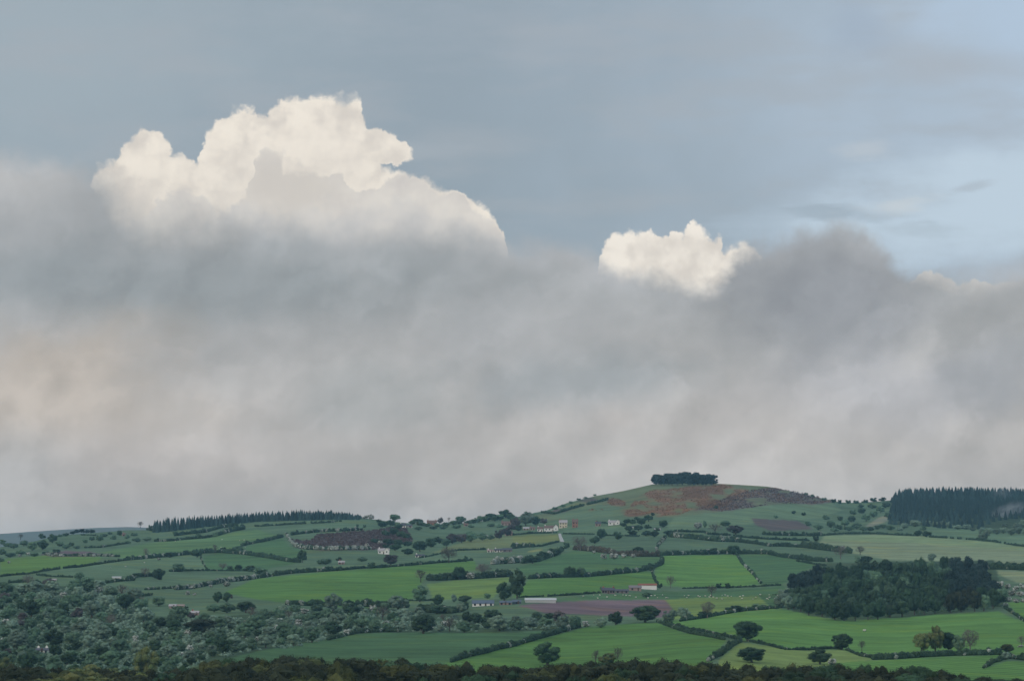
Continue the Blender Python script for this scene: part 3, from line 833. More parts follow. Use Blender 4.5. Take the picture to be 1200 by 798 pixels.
 (544,741,21,15,'mid','green tree on the top edge of the nearest crop field'),
 (557,731,18,15,'oak','dark tree right of the largest dark tree'),
 (577,725,24,13,'oak','dark domed tree in the thicket below the sheds'),
 (585,739,27,20,'pale','large grey green willow over the nearest crop field'),
 (460,729,16,14,'oak','dark tree in the thicket left of the largest dark tree'),
 (366,710,12,7,'oak','lone dark bush on the lower edge of the big green field'),
 (255,706,12,15,'oak','left of the tall dark pair under the big green field'),
 (266,706,11,14,'oak','right of the tall dark pair under the big green field'),
 (251,717,21,12,'mid','wide tree at the foot of the tall dark pair'),
 (266,718,23,13,'mid','middle tree at the foot of the tall dark pair'),
 (288,718,24,15,'oak','dark rounded tree right of the tall dark pair'),
 (262.5,767,23,25,'oak','dark round tree standing in scrub at lower left'),
 (186,710,17,14,'mid','green tree left of the ruined looking stone barns'),
 (217,717,9,9,'oak','dark tree between the two stone barns'),
 (235,743,41,20,'brown','broad brownish tree below the stone barns'),
 (203,738,20,15,'oak','dark tree left of the broad brownish tree'),
 (216,693,9,0.1,'oak',''),
 (271,701,5,6.5,'purple','tiny dark red shrub right of the tall dark pair'),
 (172,798,36,44,'gold','tall yellow green tree at lower left before the near wood'),
]
for px, py, w, h, kind, lab in SINGLES:
    if lab: tree_px(px, py, w, h, kind, lab)

SMALL_MAY = [(237,686,8,5),(225,690,9,6),(266,687,11,7),(287,680,9,7),(186,656,5,4),(209,651,5,4),(10,660,5,4),(62,652,6,4),(72,652,7,4),(100,652,6,5),(110,652,6,4),(33,650,6,4),(23,652,6,4),
 (577,631,8,6),(570,631,7,6),(430,640,6,5),(445,637,7,5),(158,699,9,6),(217,688,6,4),(247,688,5,4),(220,697,7,6),(228,697,5,4)]
for x, y, w, h in SMALL_MAY:
    tree_px(x, y, w, h, 'may', 'small white flowering hawthorn among the left hand fields', 'small hawthorns in blossom on the left')

# belts and groups: foot points, each tree on its own
def belt(spec, label, group, kind):
    for x, y, w, h in spec: tree_px(x, y, w, h, kind, label, group)
belt([(492,646,18,14),(505,641,15,12),(478,650,16,9),(515,637,14,10),(463,645,17,9)], 'dark green tree of the belt above the white bungalow', 'belt above the bungalow', 'oak')
belt([(530,637,16,14),(541,636,14,13),(585,631,14,12),(594,628,13,12),(600,622,12,9)], 'brown grey tree of the belt under the lit village field', 'brown belt under the village', 'purple')
belt([(552,635,15,14),(565,633,13,10),(523,640,14,10),(575,632,10,8)], 'green tree of the belt under the lit village field', 'green belt under the village', 'mid')
belt([(452,628,12,9),(462,627,13,10),(470,630,13,9),(448,618,12,8),(458,617,12,9),(468,620,12,7),(476,631,11,7),(440,636,13,6),(455,638,15,8),(466,639,15,8),(478,640,12,7),(444,612,8,5),(452,642,10,6)], 'dark bush on the steep bank right of the brown heath', 'dark bushes beside the heath', 'oak')
belt([(735,613,11,6),(742,614,10,7),(752,615,12,10),(760,611,12,9),(748,622,13,8),(757,628,14,8),(767,629,13,8),(741,628,12,8),(737,622,11,7),(731,617,9,6),(770,622,9,5),(747,609,9,5),(759,619,10,6),(728,615,6,3)], 'dark tree in the cluster right of the white hill cottage', 'cluster right of the hill cottage', 'oak')
belt([(968,609,10,8),(974,618,12,9),(982,622,12,9),(990,617,13,10),(998,612,11,9),(985,610,10,7),(1004,620,14,9),(1015,611,13,10),(1010,602,12,8),(1000,603,10,7),(1024,606,12,9),(1032,601,12,9),(1022,596,12,7),(1038,595,13,8),(1008,595,10,6),(995,622,14,7),(978,623,12,6),(1012,622,12,6),(1020,622,11,6),(1028,620,10,6),(1035,619,11,6),(1044,621,12,7),(1040,606,10,8)], 'grey green tree of the scrubby slope left of the conifer forest', 'scrubby slope left of the forest', 'mid')
belt([(977,589,8,6),(984,590,7,6),(994,590,7,6),(1003,590,9,5),(1014,589,9,5),(1024,588,10,6),(1034,587,10,6)], 'small tree on the saddle between hill and forest', 'trees on the saddle', 'oak')
belt([(1060,619,11,7),(1073,617,17,9),(1088,615,9,6),(1096,616,10,7),(1104,616,9,8),(1112,617,9,7),(1122,620,13,6),(1133,620,11,7),(1140,622,10,5),(1150,623,10,7),(1160,625,11,8),(1168,626,11,8),(1176,625,12,9),(1185,627,13,10),(1194,626,12,10),(1204,627,13,10),(1190,619,10,8),(1199,617,11,9),(1178,618,9,7),(1054,622,9,6)], 'pale rounded tree at the foot of the conifer forest', 'broadleaves under the forest', 'pale')
belt([(1163,689,10,8),(1172,688,11,9),(1181,690,10,8),(1190,692,10,8),(1199,690,10,9),(1166,696,11,8),(1176,697,11,8),(1186,698,11,8),(1196,699,11,8),(1170,705,11,9),(1181,705,11,8),(1191,706,10,7),(1201,706,10,7),(1178,712,9,8)], 'silvery flowering bush of the scrub at the right end of the wood', 'silvery scrub right of the wood', 'may')
belt([(96,626,7,7),(90,626,8,6),(102,626,8,6),(108,626,7,6),(85,627,7,5)], 'dark pine of the small skyline clump at far left', 'skyline pines far left', 'pine')
belt([(643,601,6,4),(650,597,7,4),(660,594,8,4),(669,590,7,4),(678,586,6,3),(686,584,6,3),(697,581,5,3),(945,580,6,4),(952,582,6,4),(966,586,7,4)], 'small bush on the shoulder of the round hill', 'bushes on the hill shoulder', 'mid')
belt([(3,638,9,8),(16,643,12,8),(28,640,12,8),(70,640,12,7),(78,643,12,6),(66,648,11,6),(25,650,14,7),(12,653,14,7),(2,650,13,8),(40,652,12,6),(1,658,10,6),(54,650,10,6),(83,640,9,6),(100,636,9,6),(108,633,9,6),(123,629,8,5),(129,626,7,4),(70,629,8,4),(148,631,9,6),(157,628,9,5),(160,635,11,6),(172,634,11,6),(150,637,10,5),(206,626,8,5),(232,629,9,6),(252,629,9,6),(261,626,9,6)], 'bushy tree among the small fields at upper left', 'scattered trees at upper left', 'mid')
belt([(281,621,8,6),(307,617,5,3),(313,616,5,4),(346,614,5,4),(352,614,6,3.5),(386,612.5,5,3.5),(395,611,4,3),(362,625,5,4),(392,622,5,4),(404,621,5,4),(419,617,4,4),(427,618,5,4)], 'small dark bush on the grass below the left conifers', 'bushes below the left conifers', 'oak')

belt([(484,614,12,5),(494,616,13,6),(500,617,12,5),(513,617,11,5),(522,617,12,6),(531,615,12,6),(538,614,13,6),(548,613.5,11,4.5),(555,613,13,6),(560,612,12,7),(569,611,13,7),(580,610.5,13,8),(586,610,12,9),(598,609,12,9),(603,611,12,7),(586,618,10,5),(575,617,11,5),(552,618,10,4),(535,619,13,5),(520,620,12,5),(508,620,11,4.5),(490,621,12,5)], 'green tree of the continuous tree line along the middle skyline', 'tree line on the middle skyline', 'mid')

# ------------------------------------------------------------------ the conifers
cx = [170, 185, 205, 240, 270, 300, 345, 390, 418, 426]
cb = [623, 624, 622, 617.5, 614.5, 611.2, 610, 608.8, 609, 609]
ct = [614, 608, 605, 603.5, 601.5, 599.5, 597, 597.5, 601, 604]
x = 180.0; k = 0
while x < 424:
    for row in range(3):
        xx = x + random.uniform(-1, 1) + row * 1.7
        b = float(np.interp(xx, cx, cb)) - row * .9; t = float(np.interp(xx, cx, ct)) + random.uniform(-1.1, 1.6) + row * .5
        tree_px(xx, b, random.uniform(5.2, 7.2), b - t, 'spruce', 'dark conifer in the belt along the left skyline', 'conifer belt on the left skyline', name='spruce_tree', cat='tree')
    x += 5.2
fx = [1043, 1047, 1052, 1065, 1085, 1120, 1170, 1215]
single = []
for row in range(17):
    a = (row / 16.0) ** .72
    x = 1042 + (row % 2) * 2.8 + a * 6
    while x < 1212:
        foot = float(np.interp(x, [1040, 1060, 1100, 1145, 1160, 1172, 1215], [614, 615, 618, 620, 613, 609, 606]))
        top = float(np.interp(x, fx, [590, 586, 583, 581.5, 580.3, 579.5, 580.5, 582]))
        y = foot + (top - foot) * a + random.uniform(-.6, .6)
        h = random.uniform(9.2, 11.2) * (.75 if x < 1050 else 1)
        single.append((x + random.uniform(-1.2, 1.2), y, random.uniform(5.6, 7.4), h))
        x += random.uniform(5.6, 7.2)
# the front rows and the crest show largest: each a tree; the crowded middle of the plantation is one mass
for k in range(46):       # the crest
    x = 1046 + k * 3.65 + random.uniform(-1, 1)
    top = float(np.interp(x, fx, [590, 586, 583, 581.5, 580.3, 579.5, 580.5, 582]))
    single.append((x, top + random.uniform(.1, 1.4), random.uniform(5.2, 6.6), random.uniform(8.8, 10.6) * (.75 if x < 1052 else 1)))
single.sort(key=lambda s: -abs(s[1] - 598))
for x, y, w, h in single[:290]:
    tree_px(x, y, w, h, 'spruce', 'tall conifer in the plantation on the right skyline', 'conifer plantation on the right', name='conifer_tree')
VV = []; QQ = []; TT = []; nv = 0
for x, y, w, h in single[290:]:
    me = LIB['spruce']['S'][random.randrange(6)]; p0 = P(x, y); kk = p0[1] / F; an = random.uniform(0, 6.28)
    v = np.empty(len(me.vertices) * 3, np.float32); me.vertices.foreach_get('co', v); v = v.reshape(-1, 3) * np.array([w * kk, w * kk, h * kk])
    v = np.stack([v[:, 0] * math.cos(an) - v[:, 1] * math.sin(an), v[:, 0] * math.sin(an) + v[:, 1] * math.cos(an), v[:, 2]], -1)
    nq = (len(me.vertices) - 11) // 4
    VV.append(v + p0); QQ.append(np.arange(nq * 4).reshape(-1, 4) + nv); TT.append(np.array([[i, (i + 1) % 10, 10] for i in range(10)]) + nq * 4 + nv); nv += len(v)
VV = np.concatenate(VV); org = VV.mean(0)
o = link('conifer_forest', mesh_np('conifer_forest', VV - org, tris=np.concatenate(TT), quads=np.concatenate(QQ), mats=[M['spruce']])); o.location = org
tag(o, 'dense dark middle of the conifer plantation on the right skyline', 'forest', None, 'stuff')

# the clump of pines on the hilltop
for i in range(34):
    a = i / 34 * 6.283; rr = 1 if i % 3 else .5
    px = 802 + 33.5 * rr * math.cos(a) + random.uniform(-1, 1)
    py = 567.2 + 1.5 * rr * math.sin(a) + abs(px - 802) * .012
    p = P(px, max(py, float(sky(px)) + .2)); k = p[1] / F
    p = p + np.array([0, -30 * rr * math.sin(a), 0]) * (1 if math.sin(a) < 0 else 1)
    p[2] = P(px, py)[2] - .3
    hh = (14.5 - 2.6 * abs(px - 802) / 36 + random.uniform(-1.5, .7))
    tree(p, random.uniform(11, 14) * k, hh * k, 'pine', 'dark pine of the round clump crowning the hill', 'pine clump on the hilltop', pxw=24)

# the wood on the right
front = ([912, 925, 940, 960, 985, 1010, 1050, 1100, 1150, 1178], [713, 715, 718, 722.5, 727, 727, 723, 718.5, 715.5, 713])
back = ([912, 930, 950, 975, 1000, 1060, 1110, 1150, 1178], [711, 698, 690, 683, 680, 677, 677, 680, 708])
cp = 0
for row in range(8):
    a = 1 - row / 7.0
    x = 918 + (row % 2) * 6
    while x < 1174:
        yf = float(np.interp(x, *front)); yb = float(np.interp(x, *back))
        y = yf + (yb - yf) * a + random.uniform(-1, 1)
        xx = x + random.uniform(-2.5, 2.5)
        dark = (a > .45 and 925 < xx < 965) or (a > .2 and 1112 < xx < 1166)
        if dark: kind = 'pine'
        elif xx < 926: kind = 'pale'
        elif 1108 < xx < 1145 and a < .2: kind = 'brown'
        else: kind = random.choice(['mid', 'oak', 'oak', 'oak', 'oak'])
        h = random.uniform(24, 29) if dark else random.uniform(21, 28)
        edge = min(xx - 912, 1180 - xx); h *= .72 if edge < 16 else 1
        lab = {'pine': 'black green pine inside the big wood at right', 'pale': 'pale leaved tree inside the big wood at right', 'brown': 'brownish tree on the front edge of the big wood', 'mid': 'mid green tree inside the big wood at right', 'oak': 'dark green tree inside the big wood at right'}[kind]
        tree_px(xx, y, random.uniform(15, 21), h, kind, lab, 'trees of the big wood: ' + kind.replace('mid', 'green').replace('oak', 'dark'))
        x += random.uniform(11.5, 15.5)

# the crowded valley bottom on the left
WL = [(-15,697),(40,693),(60,688),(130,690),(158,700),(172,712),(165,724),(180,728),(205,727),(225,724),(245,727),(290,724),(330,717),(360,716),(440,714),(470,714),(500,722),(560,728),(600,730),(640,725),(680,731),(688,734),(660,738),(600,739),(520,740),(470,740),(420,741),(385,749),(340,759),(300,762),(245,772),(228,781),(205,790),(-15,790)]
HOLE = [[(128,738),(140,729),(168,727),(170,738),(160,750),(140,750)],[(302,716),(318,718),(311,730),(299,729)],[(505,722),(540,722),(562,714),(592,714),(592,722),(560,727),(515,727)],[(612,724),(640,716),(700,718),(700,712),(612,712)]]
HOLE += [[(168,700),(185,698),(186,706),(172,708)],[(246,724),(290,722),(296,727),(250,729)],[(60,690),(82,688),(86,693),(64,695)],[(196,722),(206,727),(190,735),(182,730)],[(440,718),(466,716),(470,722),(446,724)],[(345,722),(372,719),(380,724),(352,727)]]
HOLE.append([(38,757),(60,757),(60,769),(38,769)])
KL = {'oak': 'dark green tree in the crowded valley woodland', 'mid': 'mid green tree in the crowded valley woodland', 'pale': 'pale grey green tree in the crowded valley woodland', 'may': 'white flowering bush in the crowded valley woodland', 'purple': 'brownish tree in the crowded valley woodland', 'bare': 'half bare tree in the crowded valley woodland'}
KG = {'oak': 'dark trees of the valley', 'mid': 'green trees of the valley', 'pale': 'pale trees of the valley', 'may': 'hawthorns of the valley', 'purple': 'brown trees of the valley', 'bare': 'bare trees of the valley'}
placed = []
rw = random.Random(21)
tries = 0
while tries < 26000 and len(placed) < 460:
    tries += 1
    px = rw.uniform(-12, 690); py = rw.uniform(688, 790)
    if not inpoly(px, py, WL) or any(inpoly(px, py, h) for h in HOLE): continue
    big = rw.random()
    w = 10 + 15 * big ** 1.5
    if any(abs(px - a) < .40 * (w + c) and abs(py - b) < .115 * (w + c) + .8 for a, b, c in placed): continue
    placed.append((px, py, w))
print('valley trees', len(placed))
for px, py, w in placed:
    n = float(fbm(px / 40.0, py / 14.0, 2)); r = rw.random()
    if py > 742 and px > 150: kind = 'may' if r < .16 else 'pale' if r < .45 else 'mid' if r < .9 else 'oak'
    elif n < .36: kind = 'oak' if r < .6 else 'mid'
    elif n < .52: kind = 'mid' if r < .5 else 'oak' if r < .62 else 'pale' if r < .92 else 'purple'
    else: kind = 'pale' if r < .52 else 'mid' if r < .75 else 'may' if r < .88 else 'bare'
    if kind == 'may': w = min(w, 10)
    if py > 776: kind = 'oak' if r < .5 else 'mid'
    tree_px(px, py, w * 1.05, w * rw.uniform(.78, 1.0), kind, KL[kind], KG[kind])

scatter_stuff('undergrowth', [WL], 2600, 3.6, 'pale', 'pale green scrub growing between the valley trees', .0, 1.0, 'scrub', 12)  # the pale leaf colour also stands in for haze over the valley
scatter_stuff('wood_floor', [[(918,710),(960,690),(1165,690),(1176,712),(1050,722),(985,726),(930,715)]], 420, 4.0, 'oak', 'dark undergrowth at the foot of the big wood', .0, 1.0, 'scrub', 12)

# the yellow green crowns before the near wood on the left
for i, (x, y, w, h) in enumerate([(5,790,24,24),(28,798,20,16),(52,792,11,12),(88,796,20,16),(108,794,22,18),(132,797,20,18),(98,802,18,16),(55,806,16,17),(18,812,20,13),(190,806,20,18),(150,800,18,18)]):
    tree_px(x, y, w, h, 'gold', 'yellow green oak in front of the valley woodland at lower left', 'yellow green oaks at lower left')

# ------------------------------------------------------------------ the near wood along the bottom
WTX = [-60, 0, 50, 100, 150, 200, 231, 245, 272, 300, 320, 346, 376, 395, 435, 450, 477, 511, 526, 545, 572, 600, 627, 645, 668, 695, 722, 750, 790, 818, 845, 900, 927, 954, 981, 1015, 1050, 1084, 1104, 1114, 1145, 1165, 1185, 1200, 1260]
WTY = [776, 776, 780, 781, 783, 783, 779, 772, 768, 767, 768, 765, 768, 767, 768.5, 769, 770, 774, 777, 775, 776.5, 779, 778, 775, 773, 773, 771, 770, 771, 774, 775, 777, 777, 777, 776, 777, 780, 779, 783, 787, 792, 794, 792, 794, 796]
def near_tree(px, Y, top, w_px, kind, label, group):
    z = float((YH - top) / F * Y); g = float(near_z(Y)); k = Y / F
    tree((float((px - CX) / F * Y), Y, g - .2), w_px * k, z - g, kind, label, group, pxw=w_px)
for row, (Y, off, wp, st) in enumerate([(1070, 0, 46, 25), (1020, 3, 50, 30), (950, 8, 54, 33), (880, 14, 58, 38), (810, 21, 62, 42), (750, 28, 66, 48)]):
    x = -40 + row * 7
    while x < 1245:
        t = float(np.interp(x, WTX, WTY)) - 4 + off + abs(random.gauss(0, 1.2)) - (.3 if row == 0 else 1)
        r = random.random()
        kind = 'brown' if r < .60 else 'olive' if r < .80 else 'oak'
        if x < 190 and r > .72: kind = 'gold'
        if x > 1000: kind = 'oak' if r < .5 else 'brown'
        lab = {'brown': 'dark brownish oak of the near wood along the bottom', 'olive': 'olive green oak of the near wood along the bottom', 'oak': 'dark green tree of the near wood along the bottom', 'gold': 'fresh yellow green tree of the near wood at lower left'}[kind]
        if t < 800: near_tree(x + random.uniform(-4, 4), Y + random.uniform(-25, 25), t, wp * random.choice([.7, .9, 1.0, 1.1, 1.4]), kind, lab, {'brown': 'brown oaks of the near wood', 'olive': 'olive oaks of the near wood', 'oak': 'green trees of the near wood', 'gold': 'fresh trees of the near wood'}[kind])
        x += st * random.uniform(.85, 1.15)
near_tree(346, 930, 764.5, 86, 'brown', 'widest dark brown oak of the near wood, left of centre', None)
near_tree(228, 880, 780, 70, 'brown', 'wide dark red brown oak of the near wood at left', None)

# rough ground cover on the hill
scatter_stuff('bracken', [b[1] for b in BLOTCH[:4]], 1500, .62, 'bracken', 'rusty orange bracken on the round hill', .46)
scatter_stuff('fern', [BLOTCH[4][1]], 600, .62, 'bracken', 'rusty fern scattered through the heather of the hill', .52)
scatter_stuff('heather', [BLOTCH[4][1]], 1500, .65, 'heath', 'purple brown heather on the round hill', .38)
scatter_stuff('heath_scrub', [[f for c, f in FIELDS if f[0] == (342,632)][0]], 1500, 1.7, 'heath', 'dark brown heath scrub on the left slope', .30)
# ------------------------------------------------------------------ buildings
M['white'] = plain_mat('limewash', (0.74, 0.71, 0.66), .06)
M['cream'] = plain_mat('cream_render', (0.60, 0.52, 0.38), .08)
M['beige'] = plain_mat('beige_stone', (0.36, 0.30, 0.23), .2)
M['pinkstone'] = plain_mat('pink_stone', (0.32, 0.23, 0.20), .2)
M['brick'] = plain_mat('red_brick', (0.30, 0.155, 0.11), .2)
M['stone'] = plain_mat('grey_stone', (0.20, 0.17, 0.17), .25)
M['slate'] = plain_mat('slate_roof', (0.085, 0.085, 0.10), .25)
M['tile'] = plain_mat('clay_tile_roof', (0.17, 0.110, 0.090), .25)
M['palerf'] = plain_mat('pale_roof', (0.38, 0.34, 0.33), .15)
M['rust'] = plain_mat('rusty_roof', (0.26, 0.09, 0.055), .25)
M['tin'] = plain_mat('blue_grey_sheet_roof', (0.10, 0.125, 0.16), .15)
M['plastic'] = plain_mat('pale_sheeting', (0.46, 0.46, 0.44), .1)
M['dark'] = plain_mat('dark_opening', (0.02, 0.02, 0.025), .1, rough=.3)
M['wood'] = plain_mat('painted_door', (0.10, 0.07, 0.05), .2)
M['wool'] = plain_mat('wool', (0.62, 0.58, 0.50), .1, 3.0)
M['woolface'] = plain_mat('dark_face', (0.05, 0.045, 0.04), .1)
M['lane'] = plain_mat('lane', (0.40, 0.38, 0.36), .12, .3)

def box(x0, x1, y0, y1, z0, z1):
    v = np.array([(x, y, z) for x in (x0, x1) for y in (y0, y1) for z in (z0, z1)], float)
    q = np.array([(0, 1, 3, 2), (4, 6, 7, 5), (0, 4, 5, 1), (2, 3, 7, 6), (0, 2, 6, 4), (1, 5, 7, 3)])
    return v, q

def building(px, py, wpx, hpx, label, wall='white', roof='slate', depth=7.0, roof_part=.42, yaw=0.0, windows=3, chimneys=1, cat='house', name='house', wing=None, floors=1, group=None):
    p = P(px, py); k = p[1] / F
    W = wpx * k; H = hpx * k; hw = H * (1 - roof_part)
    o = link(name, None); o.location = p - np.array([0, 0, .05]); o.rotation_euler = (0, 0, yaw)
    D = depth
    v = [box(-W/2, W/2, 0, D, -1.5, hw)]
    gv = np.array([(-W/2, 0, hw), (-W/2, D, hw), (-W/2, D/2, H - .12), (W/2, 0, hw), (W/2, D, hw), (W/2, D/2, H - .12)])
    V, Q = join(v); T = np.array([(0, 2, 1), (3, 4, 5)]) + len(V)
    wo = link('wall', mesh_np('wall', np.concatenate([V, gv]), tris=T, quads=Q, mats=[M[wall]]), o)
    e = .35; th = .22
    def slab(a, b, c, d):
        t = np.array([a, b, c, d], float); u = t + np.array([0, 0, th])
        vv = np.concatenate([t, u]); return vv, np.array([(3, 2, 1, 0), (4, 5, 6, 7), (0, 1, 5, 4), (1, 2, 6, 5), (2, 3, 7, 6), (3, 0, 4, 7)])
    sl = (H - hw) / (D / 2)
    rv = [slab((-W/2-e, -e, hw - e*sl), (W/2+e, -e, hw - e*sl), (W/2+e, D/2, H), (-W/2-e, D/2, H)),
          slab((-W/2-e, D+e, hw - e*sl), (-W/2-e, D/2, H), (W/2+e, D/2, H), (W/2+e, D+e, hw - e*sl))]
    V, Q = join(rv); ro = link('roof', mesh_np('roof', V, quads=Q, mats=[M[roof]]), o)
    for c in range(chimneys):
        cx = (-W/2 + .9) if c == 0 else (W/2 - .9)
        V, Q = join([box(cx - .5, cx + .5, D/2 - .4, D/2 + .4, H - .7, H + .9), box(cx - .25, cx + .25, D/2 - .2, D/2 + .2, H + .9, H + 1.25)])
        link('chimney', mesh_np('chimney', V, quads=Q, mats=[M['brick' if wall != 'white' else 'white']]), ro)
    if windows:
        for f in range(floors):
            zc = hw * (f + .58) / floors
            for i in range(windows):
                if f == 0 and i == windows // 2 and windows > 1: continue
                xc = -W/2 + W * (i + .5) / windows
                V, Q = box(xc - .6, xc + .6, -.06, .04, zc - .62, zc + .62)
                wi = link('window', mesh_np('window', V, quads=Q, mats=[M['dark']]), o)
        V, Q = box(-.5, .5, -.07, .05, 0, 2.0)
        xc = -W/2 + W * (windows // 2 + .5) / windows if windows > 1 else W * .2
        d = link('door', mesh_np('door', V, quads=Q, mats=[M['wood']]), o); d.location = (xc, 0, 0)
    if wing:
        sx, ww, hh = wing      # a gabled wing facing the view
        ww *= k; hh *= k; he = hh * .62; xc = sx * (W/2 - ww/2); ln = 3.2
        V, Q = box(xc - ww/2, xc + ww/2, -ln, .5, -1.5, he)
        gv = np.array([(xc - ww/2, -ln, he), (xc + ww/2, -ln, he), (xc, -ln, hh - .1)])
        link('gable_wing', mesh_np('gable_wing', np.concatenate([V, gv]), tris=np.array([(0, 1, 2)]) + len(V), quads=Q, mats=[M[wall]]), o)
        s2 = (hh - he) / (ww / 2)
        V, Q = join([slab((xc - ww/2 - e, -ln - e, he - e*s2), (xc, -ln - e, hh), (xc, D/2, hh), (xc - ww/2 - e, D/2, he - e*s2)), slab((xc + ww/2 + e, -ln - e, he - e*s2), (xc + ww/2 + e, D/2, he - e*s2), (xc, D/2, hh), (xc, -ln - e, hh))])
        link('roof', mesh_np('wing_roof', V, quads=Q, mats=[M[roof]]), o)
        V, Q = box(xc - .5, xc + .5, -ln - .06, -ln + .04, he * .4, he * .4 + 1.2)
        link('window', mesh_np('window', V, quads=Q, mats=[M['dark']]), o)
    tag(o, label, cat, group)
    return o

building(633, 622.8, 6.5, 5.6, 'small white cottage left of the long white farmhouse', 'white', 'tile', windows=2)
building(646, 622.3, 16, 6.6, 'long white farmhouse with a gabled right wing in the village', 'white', 'tile', windows=4, chimneys=1, wing=(1, 5.5, 8.0), yaw=.05)
building(660, 618.5, 9.5, 9.2, 'tall cream house behind the long white farmhouse', 'cream', 'palerf', windows=3, floors=2, chimneys=1, roof_part=.3)
building(674, 618, 6.6, 9.5, 'tall red brick house with white windows in the village', 'brick', 'tile', windows=2, floors=2, chimneys=2, roof_part=.3)
building(616.5, 621, 7, 3.6, 'left beige cottage under the big pale tree', 'beige', 'palerf', windows=2, chimneys=0)
building(624, 621, 6, 3.8, 'right beige cottage under the big pale tree', 'beige', 'tile', windows=2)
building(701, 616.4, 6.4, 5.4, 'small grey house with a dark roof left of the white hill cottage', 'pinkstone', 'slate', windows=2)
building(719.5, 615, 13, 5.4, 'long white cottage with a gabled end on the hill foot', 'white', 'palerf', windows=3, wing=(1, 4.5, 6.2))
building(742, 618.5, 3.4, 2.6, 'tiny white shed among the dark hill foot trees', 'white', 'slate', windows=0, chimneys=0, depth=4, cat='shed', name='shed')
building(770.5, 621.5, 7, 2.6, 'low white shed under the dark trees right of the hill cottage', 'white', 'palerf', windows=0, chimneys=0, depth=5, cat='shed', name='shed')
building(593, 615.5, 11, 4.8, 'pinkish house with a clay roof among the skyline trees', 'pinkstone', 'tile', windows=3)
building(596, 627.5, 9, 5, 'orange pink house at the left end of the lit village field', 'pinkstone', 'tile', windows=2)
building(546, 616.5, 5, 3.4, 'tiny pink cottage on the middle skyline', 'pinkstone', 'tile', windows=1)
building(506, 615, 11, 5.4, 'brown brick house on the middle skyline beside a purple tree', 'brick', 'tile', windows=3, chimneys=2)
building(472, 618, 7, 5, 'white skyline house with a dark roof', 'white', 'slate', windows=2, roof_part=.5)
building(480, 618, 6, 3.6, 'greyish outbuilding beside the white skyline house', 'palerf', 'slate', windows=1, chimneys=0)
building(449.5, 649, 13, 6.6, 'two part white house below the brown heath', 'white', 'palerf', windows=3, wing=(1, 5.5, 7))
building(492, 653, 10.5, 3.6, 'low white bungalow at the end of a green track', 'white', 'slate', windows=3)
building(574.5, 646.8, 7, 3, 'left pinkish white cottage of the three roof row', 'white', 'pinkstone', windows=2)
building(584, 646.8, 9, 4, 'white cottage in the middle of the three roof row', 'white', 'slate', windows=3)
building(594.5, 646.6, 11, 4.4, 'dark roofed barn at the right of the three roof row', 'stone', 'slate', windows=2, chimneys=0, cat='barn', name='barn')
building(400, 661, 7, 4, 'small pale cottage above the hedge of the big green field', 'pinkstone', 'palerf', windows=2)
building(61, 680.2, 9.5, 2.2, 'low whitish shed in the far left pasture', 'plastic', 'palerf', windows=0, chimneys=0, depth=4, cat='shed', name='shed')
building(136.5, 677.6, 10, 2.2, 'long low white shed between bushes at left', 'white', 'plastic', windows=0, chimneys=0, depth=4, cat='shed', name='shed')
building(145, 628, 3.6, 3.4, 'tiny pinkish house near the left skyline', 'pinkstone', 'tile', windows=1)
building(49, 764, 14, 4.8, 'grey roofed house with white ends deep in the valley trees', 'white', 'slate', windows=3, chimneys=2, roof_part=.5)
building(202, 712.5, 8, 4.6, 'upper pinkish stone barn with a white gable in the valley', 'pinkstone', 'palerf', windows=1, chimneys=0, cat='barn', name='barn')
building(211, 711.5, 9, 3.4, 'long low stone barn right of the white gabled one', 'pinkstone', 'pinkstone', windows=0, chimneys=0, cat='barn', name='barn')
building(228, 720.8, 9, 5.2, 'pinkish stone house below the two stone barns', 'pinkstone', 'palerf', windows=2)
building(566, 709.8, 25, 6.6, 'long shed with blue grey roof and white walls', 'white', 'tin', windows=4, chimneys=0, depth=14, roof_part=.55, cat='shed', name='shed')
building(592.5, 708.4, 14, 4.4, 'red brown shed right of the long blue roofed shed', 'pinkstone', 'tin', windows=3, chimneys=0, depth=8, cat='shed', name='shed')
building(605.5, 707.5, 10, 4.6, 'blue grey shed under the tallest dark tree', 'tin', 'tin', windows=1, chimneys=0, depth=10, cat='shed', name='shed')
building(633.5, 705.8, 36, 5.2, 'very long pale grey barn left of the ploughed strip', 'plastic', 'plastic', windows=0, chimneys=0, depth=12, roof_part=.45, cat='barn', name='barn')
building(713, 695.3, 15, 6.8, 'stone farmhouse with a row of pale windows', 'stone', 'slate', windows=5, chimneys=2)
building(729, 694.8, 15, 4.6, 'low stone barn joining the farmhouse and the brown barn', 'stone', 'slate', windows=3, chimneys=0, cat='barn', name='barn')
building(744.5, 692, 14, 6.2, 'brown walled barn beside the red roofed one', 'pinkstone', 'stone', windows=2, chimneys=0, depth=10, cat='barn', name='barn')
building(759, 690.3, 21, 6.6, 'white barn with a rusty red roof at the farmyard', 'white', 'rust', windows=0, chimneys=0, depth=12, roof_part=.25, cat='barn', name='barn')

# ------------------------------------------------------------------ the village lane
def lane(pts, wm, name):
    pts = np.array(pts); s = np.linspace(0, len(pts) - 1, 40)
    x = np.interp(s, np.arange(len(pts)), pts[:, 0]); y = np.interp(s, np.arange(len(pts)), pts[:, 1]); w = np.interp(s, np.arange(len(pts)), pts[:, 2])
    a = P(x - w / 2, y); b = P(x + w / 2, y); a[:, 2] += .25; b[:, 2] += .25
    V = np.concatenate([a, b]); n = len(a); i = np.arange(n - 1)
    me = mesh_np(name, V, quads=np.stack([i, n + i, n + i + 1, i + 1], -1), mats=[M['lane']])
    tag(link(name, me), kind='structure')
lane([(655.8,625.3,3.2),(656.3,628,3.4),(657.5,631,4),(659,634.8,4.6)], 4, 'lane')

